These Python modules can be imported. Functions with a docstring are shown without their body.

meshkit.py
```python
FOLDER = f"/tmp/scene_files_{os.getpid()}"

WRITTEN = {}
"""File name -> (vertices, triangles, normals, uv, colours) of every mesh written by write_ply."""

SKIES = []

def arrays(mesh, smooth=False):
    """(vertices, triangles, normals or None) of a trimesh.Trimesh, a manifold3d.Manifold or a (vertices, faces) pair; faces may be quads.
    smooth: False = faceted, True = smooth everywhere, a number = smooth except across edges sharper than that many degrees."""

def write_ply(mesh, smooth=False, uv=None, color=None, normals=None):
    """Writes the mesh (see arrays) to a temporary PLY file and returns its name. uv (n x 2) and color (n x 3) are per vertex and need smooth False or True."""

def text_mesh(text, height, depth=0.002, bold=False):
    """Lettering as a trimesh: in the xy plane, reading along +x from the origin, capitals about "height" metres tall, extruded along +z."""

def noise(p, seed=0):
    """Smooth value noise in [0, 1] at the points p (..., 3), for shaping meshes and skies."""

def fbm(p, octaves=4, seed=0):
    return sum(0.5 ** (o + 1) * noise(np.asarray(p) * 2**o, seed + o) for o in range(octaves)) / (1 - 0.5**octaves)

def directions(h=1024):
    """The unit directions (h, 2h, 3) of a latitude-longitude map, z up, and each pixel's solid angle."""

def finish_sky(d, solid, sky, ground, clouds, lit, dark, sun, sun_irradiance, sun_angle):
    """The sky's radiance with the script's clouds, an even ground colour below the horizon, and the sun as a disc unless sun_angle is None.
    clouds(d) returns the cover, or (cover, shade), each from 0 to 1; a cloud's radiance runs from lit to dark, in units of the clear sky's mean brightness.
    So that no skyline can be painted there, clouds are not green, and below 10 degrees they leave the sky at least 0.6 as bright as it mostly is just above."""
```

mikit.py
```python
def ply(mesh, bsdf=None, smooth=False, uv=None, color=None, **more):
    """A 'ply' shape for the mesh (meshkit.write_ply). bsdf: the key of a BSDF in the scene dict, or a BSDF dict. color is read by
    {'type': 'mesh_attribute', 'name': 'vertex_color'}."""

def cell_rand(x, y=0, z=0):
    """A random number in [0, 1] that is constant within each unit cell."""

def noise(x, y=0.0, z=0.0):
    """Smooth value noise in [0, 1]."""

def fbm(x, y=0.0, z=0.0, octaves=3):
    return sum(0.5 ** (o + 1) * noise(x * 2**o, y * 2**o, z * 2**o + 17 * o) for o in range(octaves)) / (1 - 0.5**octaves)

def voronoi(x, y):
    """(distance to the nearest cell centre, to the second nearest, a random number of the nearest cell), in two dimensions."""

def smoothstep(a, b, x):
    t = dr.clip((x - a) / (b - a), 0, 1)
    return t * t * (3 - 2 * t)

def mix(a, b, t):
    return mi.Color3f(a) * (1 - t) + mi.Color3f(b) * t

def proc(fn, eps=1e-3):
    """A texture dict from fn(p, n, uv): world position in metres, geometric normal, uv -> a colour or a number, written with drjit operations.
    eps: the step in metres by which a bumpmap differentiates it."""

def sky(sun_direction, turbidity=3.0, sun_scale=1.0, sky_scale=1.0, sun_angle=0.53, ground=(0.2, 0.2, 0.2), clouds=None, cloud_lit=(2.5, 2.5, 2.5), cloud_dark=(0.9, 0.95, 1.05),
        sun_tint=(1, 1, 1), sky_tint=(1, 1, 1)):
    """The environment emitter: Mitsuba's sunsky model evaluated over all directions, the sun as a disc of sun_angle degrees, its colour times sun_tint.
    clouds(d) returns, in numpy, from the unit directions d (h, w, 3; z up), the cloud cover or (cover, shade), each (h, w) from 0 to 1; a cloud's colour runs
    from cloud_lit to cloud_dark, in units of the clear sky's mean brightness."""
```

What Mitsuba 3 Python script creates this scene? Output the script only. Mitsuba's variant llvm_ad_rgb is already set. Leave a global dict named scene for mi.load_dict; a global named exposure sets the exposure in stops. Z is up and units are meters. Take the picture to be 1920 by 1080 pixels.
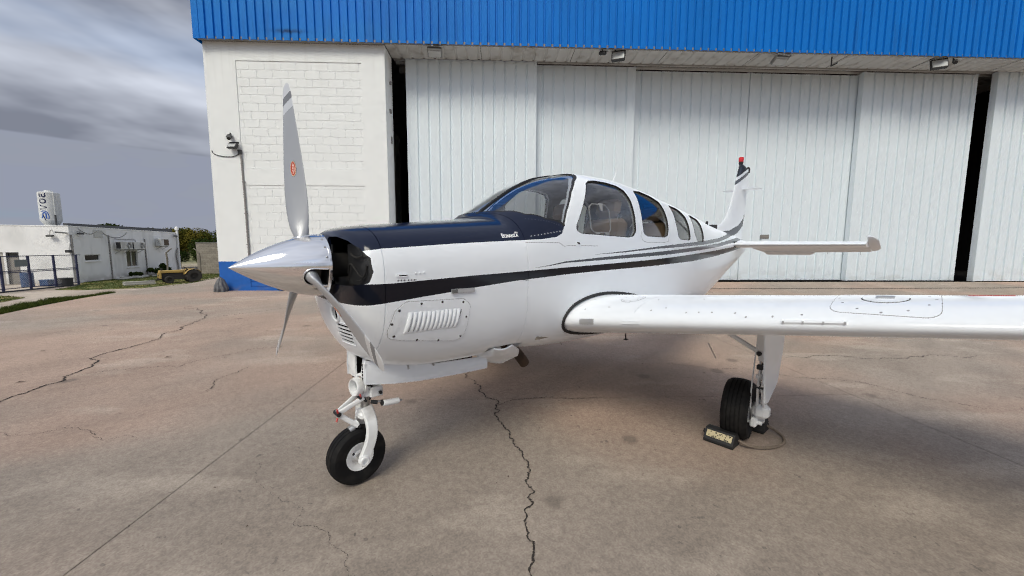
# Single-engine light aircraft parked on a concrete apron in front of a hangar, under a broken overcast sky.
import math, random
import numpy as np, trimesh, drjit as dr, mitsuba as mi, mikit, meshkit
import manifold3d as m3
from scipy.interpolate import PchipInterpolator as PC
from shapely.geometry import Polygon, box as sbox, LineString, Point
from shapely import affinity, union_all
T = mi.ScalarTransform4f
scene, labels = {}, {}
random.seed(7)
RNG = np.random.default_rng(7)

# ---------------------------------------------------------------- camera, sky, exposure
EYE = np.array([-0.295, -2.331, 1.4565]); YAW, PITCH, ROLL = 0.75726, 0.10463, 0.00325
FW = np.array([math.sin(YAW)*math.cos(PITCH), math.cos(YAW)*math.cos(PITCH), -math.sin(PITCH)])
RT = np.array([math.cos(YAW), -math.sin(YAW), 0.0]); UP = np.cross(RT, FW)
UP = -math.sin(ROLL)*RT + math.cos(ROLL)*UP
scene['camera'] = {'type': 'perspective', 'fov': 2*math.degrees(math.atan(960/729.52)), 'fov_axis': 'x',
                   'near_clip': 0.05, 'far_clip': 5000.0,
                   'to_world': T().look_at(origin=EYE.tolist(), target=(EYE+FW).tolist(), up=UP.tolist())}

DEP = np.array([math.sin(YAW), math.cos(YAW), 0.0])
SUN = [-1.12, -0.55, 1.25]
def cloud_deck(d):
    """broken stratocumulus: long soft rolls with lit upper edges and grey undersides, thinner and closer towards the horizon"""
    z = np.clip(d[..., 2], 0.0, 1.0); el = np.arcsin(z)
    h = np.maximum(np.hypot(d[..., 0], d[..., 1]), 1e-4); r = np.minimum(1, h*1.3)
    cx, cy = d[..., 0]/h*r, d[..., 1]/h*r
    def field(de):
        e = 3.4*np.log1p((el+de)*3.2)
        q = np.stack([cx*2.0+5.3, cy*2.0+2.1, e+0.5], -1)
        wq = meshkit.fbm(q*0.8+7.0, 3, 5)-0.5
        return meshkit.fbm(q+np.stack([wq*.5, -wq*.4, wq*1.1], -1), 5, 11)
    n0, n1 = field(0.0), field(0.035)
    rim = n0-n1                                          # positive where the cloud thins upwards: a lit edge
    low = np.clip(1-el/0.30, 0, 1)
    fine = meshkit.fbm(np.stack([cx*9+1, cy*9, el*26], -1), 5, 31)-0.5
    shade = np.clip(0.56+1.3*(n0-0.5)-1.9*rim+0.26*low+0.75*fine, 0.15, 0.95)
    cover = 0.74+0.26*np.clip((n0-0.34)/0.16, 0, 1); cover = np.maximum(cover, low)
    s = np.asarray(SUN)/np.linalg.norm(SUN)              # the deck glows around the hidden sun and greys away from it
    glow = np.clip((d@s+0.15)/1.15, 0, 1)**2.2
    return np.clip(cover, 0, 1), np.clip(shade, 0, 1)*(1-0.88*glow)
scene['sky'] = mikit.sky(SUN, turbidity=3.0, sun_scale=0.30, sun_angle=25.0, sky_scale=0.72,
                         ground=(0.22, 0.19, 0.17), clouds=cloud_deck, cloud_lit=(1.86, 1.98, 2.24), cloud_dark=(0.47, 0.515, 0.655),
                         sun_tint=(0.85, 0.975, 1.13))
exposure = 2.65

# ---------------------------------------------------------------- helpers
def numbered(key):
    if key not in scene and not any(k.startswith(key+'__') for k in scene):
        return key
    i = 1
    while f'{key}_{i:03d}' in scene or any(k.startswith(f'{key}_{i:03d}__') for k in scene):
        i += 1
    return f'{key}_{i:03d}'
def tag(key, label=None, cat=None, group=None, kind=None):
    d = labels.setdefault(key, {})
    for a, b in (('label', label), ('category', cat), ('group', group), ('kind', kind)):
        if b: d[a] = b
    return key
def put(name, mesh, mat, parent=None, smooth=False, kind=None, to_world=None, **kw):
    """one entry of the scene: a thing of one mesh, or a part of parent"""
    key = numbered(name if parent is None else f'{parent}__{name}')
    more = {'to_world': to_world} if to_world is not None else {}
    scene[key] = mikit.ply(mesh, mat, smooth=smooth, **kw, **more)
    if kind: tag(key, kind=kind)
    return key
def reuse(name, src, parent=None, to_world=None, mat=None):
    key = numbered(name if parent is None else f'{parent}__{name}')
    d = dict(scene[src])
    if to_world is not None: d['to_world'] = to_world
    if mat: d['bsdf'] = {'type': 'ref', 'id': mat}
    scene[key] = d
    return key
CAT = trimesh.util.concatenate
def cat(*ms):
    ms = [m for m in (ms[0] if len(ms) == 1 and isinstance(ms[0], list) else ms)]
    return CAT([trimesh.Trimesh(np.array(m.vertices), np.array(m.faces), process=False) for m in ms])
def mov(m, x=0, y=0, z=0):
    m = m.copy(); m.apply_translation([x, y, z]); return m
def rot(m, deg, axis, about=(0, 0, 0)):
    m = m.copy(); m.apply_transform(trimesh.transformations.rotation_matrix(math.radians(deg), axis, about)); return m
def xf(m, M):
    m = m.copy(); m.apply_transform(M); return m
def bx(x0, x1, y0, y1, z0, z1, c=0.0):
    """box, with chamfered edges if c"""
    lo, hi = np.array([x0, y0, z0], float), np.array([x1, y1, z1], float)
    if c <= 0:
        m = trimesh.creation.box(extents=hi-lo); m.apply_translation((lo+hi)/2); return m
    c = min(c, *(0.45*(hi-lo)))
    P = []
    for s in np.ndindex(2, 2, 2):
        p = np.where(np.array(s) == 1, hi, lo); sg = np.where(np.array(s) == 1, -1, 1)
        for k in range(3):
            o = p+sg*c; o[k] = p[k]; P.append(o)
    return trimesh.convex.convex_hull(np.array(P))
def tube(pts, r, n=8, caps=True):
    p = np.asarray(pts, float); r = np.broadcast_to(np.asarray(r, float), (len(p),))
    t = np.gradient(p, axis=0); t /= np.linalg.norm(t, axis=1, keepdims=True)+1e-12
    a = np.cross(t[0], [0, 0, 1.0] if abs(t[0][2]) < .9 else [1.0, 0, 0]); V = []
    for i in range(len(p)):
        a = a-t[i]*(a@t[i]); a /= np.linalg.norm(a); b = np.cross(t[i], a)
        g = np.arange(n)*2*np.pi/n
        V.append(p[i]+r[i]*(np.cos(g)[:, None]*a+np.sin(g)[:, None]*b))
    V = np.vstack(V); F = []
    for i in range(len(p)-1):
        for j in range(n):
            k = (j+1) % n
            F += [[i*n+j, i*n+k, (i+1)*n+k], [i*n+j, (i+1)*n+k, (i+1)*n+j]]
    if caps:
        o = (len(p)-1)*n
        F += [[0, j+1, j] for j in range(1, n-1)]+[[o, o+j, o+j+1] for j in range(1, n-1)]
    m = trimesh.Trimesh(V, F, process=False)
    if m.volume < 0: m.invert()
    return m
def rod(p0, p1, r, n=10):
    return tube([p0, p1], r, n)
def spline(pts, n=24):
    p = np.asarray(pts, float); s = np.r_[0, np.cumsum(np.linalg.norm(np.diff(p, axis=0), axis=1))]
    u = np.linspace(0, s[-1], n)
    from scipy.interpolate import CubicSpline
    return CubicSpline(s, p)(u)
def lathe(prof, n=40, axis='z'):
    """revolve (radius, height) points about an axis"""
    m = trimesh.creation.revolve(np.asarray(prof, float), sections=n)
    if axis == 'x': m.apply_transform(np.array([[0, 0, 1, 0], [1, 0, 0, 0], [0, 1, 0, 0], [0, 0, 0, 1.0]]))
    if axis == 'y': m.apply_transform(np.array([[0, 1, 0, 0], [0, 0, 1, 0], [1, 0, 0, 0], [0, 0, 0, 1.0]]))
    if m.volume < 0: m.invert()
    return m
def extrude(poly, h):
    gs = getattr(poly, 'geoms', [poly])
    return cat([trimesh.creation.extrude_polygon(g, h, engine='earcut') for g in gs if g.area > 1e-9])
def rounded(poly, r, q=6):
    return poly.buffer(-r, quad_segs=q).buffer(2*r, quad_segs=q).buffer(-r, quad_segs=q)
def man(mesh):   # an original of its own, so that its faces can be told apart later
    return m3.Manifold(m3.Mesh(vert_properties=np.asarray(mesh.vertices, np.float32), tri_verts=np.asarray(mesh.faces, np.uint32))).as_original()
def tm(mani):
    me = mani.to_mesh()
    return trimesh.Trimesh(np.array(me.vert_properties[:, :3], float), np.array(me.tri_verts, int), process=False)
def from_src(mani, ids, inside=True):
    """the faces of a boolean's result that come from the given originals"""
    me = mani.to_mesh(); ri, ro = np.array(me.run_index)//3, np.array(me.run_original_id)
    keep = np.zeros(len(me.tri_verts), bool)
    for k in range(len(ro)):
        if (ro[k] in ids) == inside: keep[ri[k]:ri[k+1]] = True
    m = trimesh.Trimesh(np.array(me.vert_properties[:, :3], float), np.array(me.tri_verts, int)[keep], process=False)
    m.remove_unreferenced_vertices(); return m
def refined(mesh, size):
    return tm(man(mesh).refine_to_length(size))
def prism_y(poly, y0, y1):
    """(x, z) polygon swept along y"""
    m = extrude(poly, y1-y0)
    m.apply_transform(np.array([[1, 0, 0, 0], [0, 0, -1, y1], [0, 1, 0, 0], [0, 0, 0, 1.0]])); return m
def mirror(m):
    m = m.copy(); m.apply_transform(np.diag([1, -1, 1, 1.0])); return m if m.volume > 0 or True else m
def ramp(x, xs, ys):
    """piecewise linear interpolation, in drjit"""
    out, s0 = mi.Float(ys[0]), 0.0
    for i in range(len(xs)-1):
        s = (ys[i+1]-ys[i])/(xs[i+1]-xs[i])
        out = out+(s-s0)*dr.maximum(x-xs[i], 0); s0 = s
    return out-s0*dr.maximum(x-xs[-1], 0)

# ---------------------------------------------------------------- materials
fbm, noise, mix, sstep = mikit.fbm, mikit.noise, mikit.mix, mikit.smoothstep
def mat(name, color, rough=0.5, metal=0.0, coat=0.0, spec=0.5, bump=None, bscale=0.002, two=True, **kw):
    col = mikit.proc(color) if callable(color) else {'type': 'rgb', 'value': list(color)}
    ro = mikit.proc(rough) if callable(rough) else float(rough)
    d = {'type': 'principled', 'base_color': col, 'roughness': ro, 'specular': float(spec)}
    if metal: d['metallic'] = float(metal)
    if coat: d['clearcoat'] = float(coat); d['clearcoat_gloss'] = 0.92
    d.update(kw)
    if bump is not None:
        d = {'type': 'bumpmap', 'arbitrary': mikit.proc(bump, eps=kw.pop('eps', 2e-3)), 'scale': float(bscale), 'bsdf': d}
    if two: d = {'type': 'twosided', 'bsdf': d}
    scene['mat_'+name] = d
    return 'mat_'+name
def speckle(base, amt=0.12, s=6.0, dirt=None, ds=1.5):
    b = mi.ScalarColor3f(*base) if False else base
    def f(p, n, uv):
        k = 1+amt*(fbm(p.x*s, p.y*s, p.z*s, octaves=4)*2-1)
        c = mi.Color3f(*b)*k
        if dirt is not None:
            t = sstep(0.52, 0.75, fbm(p.x*ds+7, p.y*ds, p.z*ds, octaves=4))
            c = mix(c, mi.Color3f(*dirt), t*0.6)
        return c
    return f

WHITE = (0.73, 0.76, 0.79); NAVY = (0.006, 0.010, 0.028); GREY = (0.075, 0.082, 0.098); BLACKBLUE = (0.004, 0.005, 0.010)
# livery: edges of the painted bands along the fuselage, x -> z in metres
NAVY_EDGE = ([.45, .59, .77, 1.00, 1.27, 1.55, 1.70, 1.83, 1.885, 1.918, 1.935], [1.426, 1.447, 1.459, 1.475, 1.490, 1.504, 1.513, 1.530, 1.554, 1.604, 1.90])
MAIN_TOP = ([.45, .611, .758, 1.103, 1.413, 1.907, 2.368, 3.188, 3.579, 4.443, 5.601, 6.733, 7.5], [1.268, 1.269, 1.276, 1.290, 1.298, 1.312, 1.322, 1.341, 1.354, 1.384, 1.424, 1.472, 1.51])
MAIN_BOT = ([.45, .50, .61, .775, .956, 1.102, 1.422, 1.908, 2.370, 3.193, 3.587, 4.436, 5.606, 6.742, 7.5], [1.152, 1.157, 1.172, 1.188, 1.203, 1.218, 1.241, 1.262, 1.272, 1.282, 1.289, 1.303, 1.347, 1.411, 1.465])
GREY_TOP = ([1.60, 1.742, 1.906, 2.354, 2.789, 3.581, 4.438, 5.781, 6.762, 7.5], [1.319, 1.334, 1.356, 1.378, 1.395, 1.425, 1.463, 1.525, 1.598, 1.66])
GREY_BOT = ([1.60, 1.742, 1.906, 2.355, 2.79, 3.585, 4.443, 5.751, 6.687, 7.5], [1.318, 1.329, 1.345, 1.356, 1.366, 1.386, 1.419, 1.472, 1.539, 1.60])
THIN_TOP = ([2.265, 2.68, 3.277, 3.938, 4.846, 5.837, 6.52, 7.3], [1.402, 1.424, 1.463, 1.500, 1.541, 1.60, 1.668, 1.80])
THIN_BOT = ([2.265, 2.68, 3.277, 3.94, 4.84, 5.782, 6.365, 7.03, 7.3], [1.401, 1.414, 1.444, 1.464, 1.494, 1.545, 1.60, 1.675, 1.71])
def livery(p, n, uv):
    x, z = p.x, p.z
    k = 1-0.03*fbm(x*3, p.y*3, z*3, octaves=3)
    grime = sstep(0.95, 0.72, z)*sstep(0.45, 0.7, fbm(x*5, p.y*9, z*9, octaves=4))*0.10
    c = mix(mi.Color3f(*WHITE)*k, mi.Color3f(0.36, 0.34, 0.31), grime)
    # soot and oil streaks trailing aft along the belly from the cowl exit
    soot = sstep(1.5, 2.2, x)*sstep(0.84, 0.66, z)*sstep(0.4, 0.7, fbm(x*1.5, p.y*16, z*16, octaves=3))*0.22
    c = mix(c, mi.Color3f(0.22, 0.2, 0.18), soot)
    nav = (z > ramp(x, *NAVY_EDGE)) & (x < 1.935)
    mn = (z < ramp(x, *MAIN_TOP)) & (z > ramp(x, *MAIN_BOT)) & (x < 7.45)
    gr = (z < ramp(x, *GREY_TOP)) & (z > ramp(x, *GREY_BOT)) & (x > 1.60)
    th = (z < ramp(x, *THIN_TOP)) & (z > ramp(x, *THIN_BOT)) & (x > 2.265)
    c = dr.select(nav, mi.Color3f(*NAVY), c)
    c = dr.select(mn, mi.Color3f(*BLACKBLUE), c)
    c = dr.select(gr | th, mi.Color3f(*GREY), c)
    return c
def skin_wave(p, n, uv):
    return fbm(p.x*3.2, p.y*3.2, p.z*3.2, octaves=3)
M_LIV = mat('livery_paint', livery, rough=0.13, spec=0.32, bump=skin_wave, bscale=0.0018)
def whitep(p, n, uv):
    k = 1-0.035*fbm(p.x*4, p.y*4, p.z*4, octaves=3)
    g = sstep(0.55, 0.8, fbm(p.x*2.2+3, p.y*6, p.z*6, octaves=4))*0.10
    return mix(mi.Color3f(*WHITE)*k, mi.Color3f(0.45, 0.43, 0.40), g)
M_WHITE = mat('white_paint', whitep, rough=0.14, spec=0.4, bump=skin_wave, bscale=0.0018)
M_GEARW = mat('gear_enamel', speckle((0.70, 0.71, 0.71), 0.08, 25, (0.30, 0.27, 0.24), 9), rough=0.38, coat=0.3)
M_LINE = mat('panel_gap', (0.02, 0.02, 0.022), rough=0.8)
def fin_paint(p, n, uv):
    x, z = p.x, p.z
    c = mi.Color3f(*WHITE)*(1-0.03*fbm(x*4, p.y*4, z*4))
    s = z-0.42*(x-7.45)
    c = dr.select((s > 2.655) & (s < 2.715), mi.Color3f(*GREY), c)
    c = dr.select(s > 2.765, mi.Color3f(*BLACKBLUE), c)
    b = z-ramp(x, [6.4, 6.9, 7.3, 7.7], [1.66, 1.70, 1.80, 2.02])
    c = dr.select((b > -0.075) & (b < 0.05), mi.Color3f(*GREY), c)
    return c
M_FIN = mat('fin_paint', fin_paint, rough=0.15, spec=0.4)
scene['mat_polished_metal'] = {'type': 'twosided', 'bsdf': {'type': 'bumpmap', 'arbitrary': mikit.proc(lambda p, n, uv: fbm(p.x*16, p.y*60, p.z*60, octaves=3)), 'scale': 0.00009,
                               'bsdf': {'type': 'roughconductor', 'material': 'Al', 'alpha': 0.022}}}
M_CHROME = 'mat_polished_metal'
M_BLADE = mat('blade_paint', {'x': 0}.get('y') or (0.3, 0.3, 0.3), rough=0.36, metal=0.35)
scene[M_BLADE] = {'type': 'twosided', 'bsdf': {'type': 'principled', 'base_color': {'type': 'mesh_attribute', 'name': 'vertex_color'}, 'roughness': 0.36, 'metallic': 0.45, 'specular': 0.5}}
def tread(p, n, uv):
    d = sstep(0.45, 0.7, fbm(p.x*14, p.y*14, p.z*14, octaves=4))
    return mix(mi.Color3f(0.006, 0.006, 0.0065), mi.Color3f(0.022, 0.020, 0.018), d*0.5)
M_TYRE = mat('tyre_rubber', tread, rough=0.72, spec=.2, bump=lambda p, n, uv: fbm(p.x*60, p.y*60, p.z*60, octaves=2), bscale=0.0006)
M_RUBBER = mat('black_rubber', (0.012, 0.012, 0.013), rough=0.6)
M_DARK = mat('dark_void', (0.012, 0.011, 0.010), rough=0.9)
M_STEEL = mat('steel', speckle((0.42, 0.41, 0.40), 0.12, 30), rough=0.3, metal=0.9)
M_ALU = mat('dull_aluminium', speckle((0.5, 0.51, 0.52), 0.08, 40), rough=0.38, metal=0.7)
M_EXH = mat('burnt_exhaust', speckle((0.07, 0.045, 0.03), 0.3, 25, (0.02, 0.015, 0.012), 8), rough=0.6, metal=0.5)
M_ENG = mat('engine_grey', speckle((0.06, 0.05, 0.042), 0.4, 25, (0.01, 0.01, 0.01), 9), rough=0.6, metal=0.2)
M_LEATHER = mat('beige_leather', speckle((0.34, 0.24, 0.16), 0.12, 14), rough=0.5)
M_TRIM = mat('cabin_lining', speckle((0.17, 0.15, 0.125), 0.08, 8), rough=0.8)
M_PANEL = mat('instrument_panel', (0.02, 0.02, 0.022), rough=0.7)
M_REDLENS = mat('red_lens', (0.55, 0.01, 0.015), rough=0.15, coat=1.0)
M_CLEARLENS = mat('light_glass', (0.35, 0.37, 0.38), rough=0.08, coat=1.0)
M_REDP = mat('red_paint', (0.45, 0.02, 0.02), rough=0.4)
for nm, tr in (('cabin_glass', (0.50, 0.50, 0.475)), ('windscreen_glass', (0.62, 0.63, 0.64))):
    scene['mat_'+nm] = {'type': 'thindielectric', 'int_ior': 1.5, 'specular_transmittance': {'type': 'rgb', 'value': list(tr)}}
M_GLASS, M_WIND = 'mat_cabin_glass', 'mat_windscreen_glass'

# ================================================================ AIRCRAFT  (x aft of the spinner tip, y to starboard, z above the apron)
A = 'light_aircraft'
tag(A, 'white and navy single-engine propeller aircraft parked on the apron in front of the hangar doors', 'aircraft')
#           x     zt     zb     w     zm    nt   nb
ST=np.array([
 [0.458,1.490, 1.150,.170, 1.32, 2.4, 2.2],
 [0.466,1.522, 1.080,.270, 1.31, 2.5, 2.2],
 [0.485,1.546, 1.000,.370, 1.30, 2.7, 2.3],
 [0.525,1.562, 0.900,.432, 1.28, 2.9, 2.4],
 [0.600,1.576, 0.802,.466, 1.26, 3.0, 2.6],
 [0.750,1.592, 0.740,.488, 1.25, 3.0, 2.8],
 [1.000,1.616, 0.705,.510, 1.25, 3.0, 3.0],
 [1.250,1.640, 0.700,.530, 1.25, 3.0, 3.2],
 [1.395,1.656, 0.706,.538, 1.25, 3.0, 3.3],
 [1.470,1.664, 0.708,.540, 1.25, 3.0, 3.3],
 [1.600,1.748, 0.710,.548, 1.28, 2.8, 3.5],
 [1.740,1.838, 0.695,.556, 1.30, 2.7, 3.8],
 [1.950,1.957, 0.675,.560, 1.30, 2.8, 4.0],
 [2.180,2.046, 0.660,.562, 1.30, 2.9, 4.0],
 [2.430,2.088, 0.650,.562, 1.30, 3.3, 4.0],
 [2.750,2.092, 0.640,.560, 1.30, 3.5, 4.0],
 [3.050,2.078, 0.632,.556, 1.30, 3.6, 4.0],
 [3.490,2.036, 0.625,.540, 1.30, 3.6, 4.0],
 [3.870,1.994, 0.622,.515, 1.30, 3.6, 3.8],
 [4.290,1.950, 0.620,.478, 1.29, 3.5, 3.4],
 [4.760,1.908, 0.622,.425, 1.28, 3.2, 3.0],
 [5.250,1.864, 0.670,.362, 1.29, 2.8, 2.8],
 [5.700,1.818, 0.755,.300, 1.32, 2.3, 2.6],
 [6.200,1.764, 0.875,.232, 1.37, 2.2, 2.4],
 [6.700,1.716, 1.020,.170, 1.42, 2.1, 2.2],
 [7.200,1.664, 1.165,.112, 1.46, 2.1, 2.1],
 [7.600,1.624, 1.290,.065, 1.48,2.0, 2.0],
 [7.850,1.590, 1.375,.035, 1.49,2.0, 2.0]])

STI = PC(ST[:, 0], ST[:, 1:], axis=0)
def params(x,off=0.0):
    return STI(x)
def section(p,n=96,off=0.0):
    zt,zb,w,zm,nt,nb=p
    t=np.linspace(0,2*np.pi,n,endpoint=False)
    c,s=np.cos(t),np.sin(t)
    k=np.where(s>=0,nt,nb)
    y=np.sign(c)*np.abs(c)**(2/k)*(w-off)
    z=zm+np.where(s>=0,zt-off-zm,zm-zb-off)*np.sign(s)*np.abs(s)**(2/k)
    return y,z
def loft(n=96,off=0.0,xs=None):
    V=[];
    for x,p in zip(xs,params(xs)):
        y,z=section(p,n,off); V.append(np.stack([np.full(n,x),y,z],-1))
    V=np.array(V); m=len(xs)
    i,j=np.meshgrid(np.arange(m-1),np.arange(n),indexing='ij')
    a=i*n+j;b=i*n+(j+1)%n;c=(i+1)*n+(j+1)%n;d=(i+1)*n+j
    F=np.concatenate([np.stack([a,b,c],-1).reshape(-1,3),np.stack([a,c,d],-1).reshape(-1,3)])
    v=V.reshape(-1,3); v=np.vstack([v,V[0].mean(0),V[-1].mean(0)]); k=m*n
    jj=np.arange(n)
    F=np.vstack([F,np.stack([np.full(n,k),(jj+1)%n,jj],-1),np.stack([np.full(n,k+1),(m-1)*n+jj,(m-1)*n+(jj+1)%n],-1)])
    me=trimesh.Trimesh(v,F,process=False)
    if me.volume<0: me.invert()
    return me
XS=np.unique(np.concatenate([np.linspace(.458,.7,40),np.linspace(.7,2.6,70),np.linspace(2.6,7.85,100)]))

def surf_y(x, z):
    """half width of the fuselage at (x, z)"""
    x, z = np.asarray(x, float), np.asarray(z, float)
    p = params(x); zt, zb, w, zm, nt, nb = [p[..., k] for k in range(6)]
    up = z >= zm; h = np.where(up, zt-zm, zm-zb); k = np.where(up, nt, nb)
    t = np.clip(np.abs(z-zm)/h, 0, 0.9999)
    return w*(1-t**k)**(1/k)
def surf_n(x, z):
    e = 2e-3
    dx = (surf_y(x+e, z)-surf_y(x-e, z))/(2*e); dz = (surf_y(x, z+e)-surf_y(x, z-e))/(2*e)
    n = np.stack([-dx, -np.ones_like(dx), -dz], -1)      # port side, outward
    return n/np.linalg.norm(n, axis=-1, keepdims=True)
def wrap(mesh):
    """a mesh drawn in (x, z) with its thickness along y (0 outwards to positive) laid on the port side of the fuselage"""
    v = np.array(mesh.vertices); x, t, z = v[:, 0], v[:, 1], v[:, 2]
    b = np.stack([x, -surf_y(x, z), z], -1)+surf_n(x, z)*t[:, None]
    m = trimesh.Trimesh(b, np.array(mesh.faces), process=False)
    if m.volume < 0: m.invert()
    return m
def plate(poly, t0, t1, size=0.05):
    return refined(prism_y(poly, t0, t1), size)

OUT = man(loft(xs=XS)); OUT_ID = OUT.original_id()
CAB = man(loft(xs=np.linspace(1.66, 5.2, 90), off=0.030)); CAB_ID = CAB.original_id()
BAY = man(loft(xs=np.linspace(0.478, 1.50, 40), off=0.022)); BAY_ID = BAY.original_id()
W1 = [(2.045, 1.606), (2.058, 1.578), (2.108, 1.561), (2.76, 1.545), (2.85, 1.556), (2.895, 1.60), (2.892, 1.728), (2.872, 1.872), (2.83, 1.955), (2.76, 1.992), (2.61, 2.008), (2.46, 2.006), (2.385, 1.996), (2.33, 1.969)]
W2 = [(3.02, 1.975), (3.19, 1.988), (3.40, 1.965), (3.53, 1.915), (3.56, 1.84), (3.585, 1.74), (3.592, 1.64), (3.56, 1.574), (3.48, 1.559), (3.11, 1.561), (3.04, 1.585), (3.02, 1.68), (3.01, 1.82)]
W3 = [(3.80, 1.907), (4.02, 1.893), (4.12, 1.872), (4.21, 1.807), (4.245, 1.706), (4.265, 1.561), (4.216, 1.541), (3.937, 1.544), (3.86, 1.58), (3.816, 1.714)]
W4 = [(4.46, 1.845), (4.62, 1.838), (4.79, 1.815), (4.845, 1.75), (4.85, 1.588), (4.81, 1.528), (4.546, 1.533), (4.452, 1.61), (4.425, 1.73)]
WINS = [rounded(Polygon(w), 0.03) for w in (W1, W2, W3, W4)]
half = [(1.557, 0), (1.558, .10), (1.566, .25), (1.640, .41), (1.766, .49), (1.904, .527), (1.93, .62), (2.6, .62)]
plan = Polygon(half+[(2.6, 0)]+[(x, -y) for x, y in half[::-1]])
post = Polygon([(1.2, 1.610), (1.926, 1.610), (1.928, 1.631), (1.981, 1.718), (2.115, 1.876), (2.24, 1.98), (2.30, 2.016), (2.36, 2.06), (2.40, 2.2), (1.2, 2.2)])
def screen_cut(grow=0.0):
    a = extrude(plan.buffer(grow), 1.2); a.apply_translation([0, 0, 1.4])
    return man(a) ^ man(prism_y(post.buffer(grow), -0.8, 0.8))
def ring(solid, x0, x1, off):
    """groove cutter: the outer off metres of the hull between two stations"""
    return man(bx(x0, x1, -1, 1, 0, 3)) ^ (solid-man(loft(xs=XS, off=off)))
shell = OUT-CAB-BAY
for w in WINS:
    shell = shell-man(prism_y(w, -0.9, 0.9))
shell = shell-screen_cut()
# the two cooling inlets in the nose bowl, either side of the spinner
inlet = rounded(Polygon([(.03, 1.512), (.15, 1.510), (.27, 1.487), (.37, 1.448), (.425, 1.40), (.440, 1.33), (.428, 1.272), (.32, 1.255), (.03, 1.245)]), 0.02)
for s in (1, -1):
    pr = extrude(affinity.scale(inlet, s, 1, origin=(0, 0)), 0.42)
    pr.apply_transform(np.array([[0, 0, 1, 0.30], [1, 0, 0, 0], [0, 1, 0, 0], [0, 0, 0, 1.0]]))
    if pr.volume < 0: pr.invert()
    shell = shell-man(pr)
# round blast-tube hole and five louvre slots in the chin
hole = rot(trimesh.creation.cylinder(radius=0.040, height=0.5, sections=40), 90, [0, 1, 0]); hole = mov(hole, 0.5, -0.085, 1.085)
shell = shell-man(hole)
slots = []
for i in range(5):
    z = 1.018-0.0235*i
    slots.append(bx(0.35, 0.70, -0.235+0.012*i, -0.055+0.006*i, z-0.0065, z+0.0065))
for s in slots: shell = shell-man(s)
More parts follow.
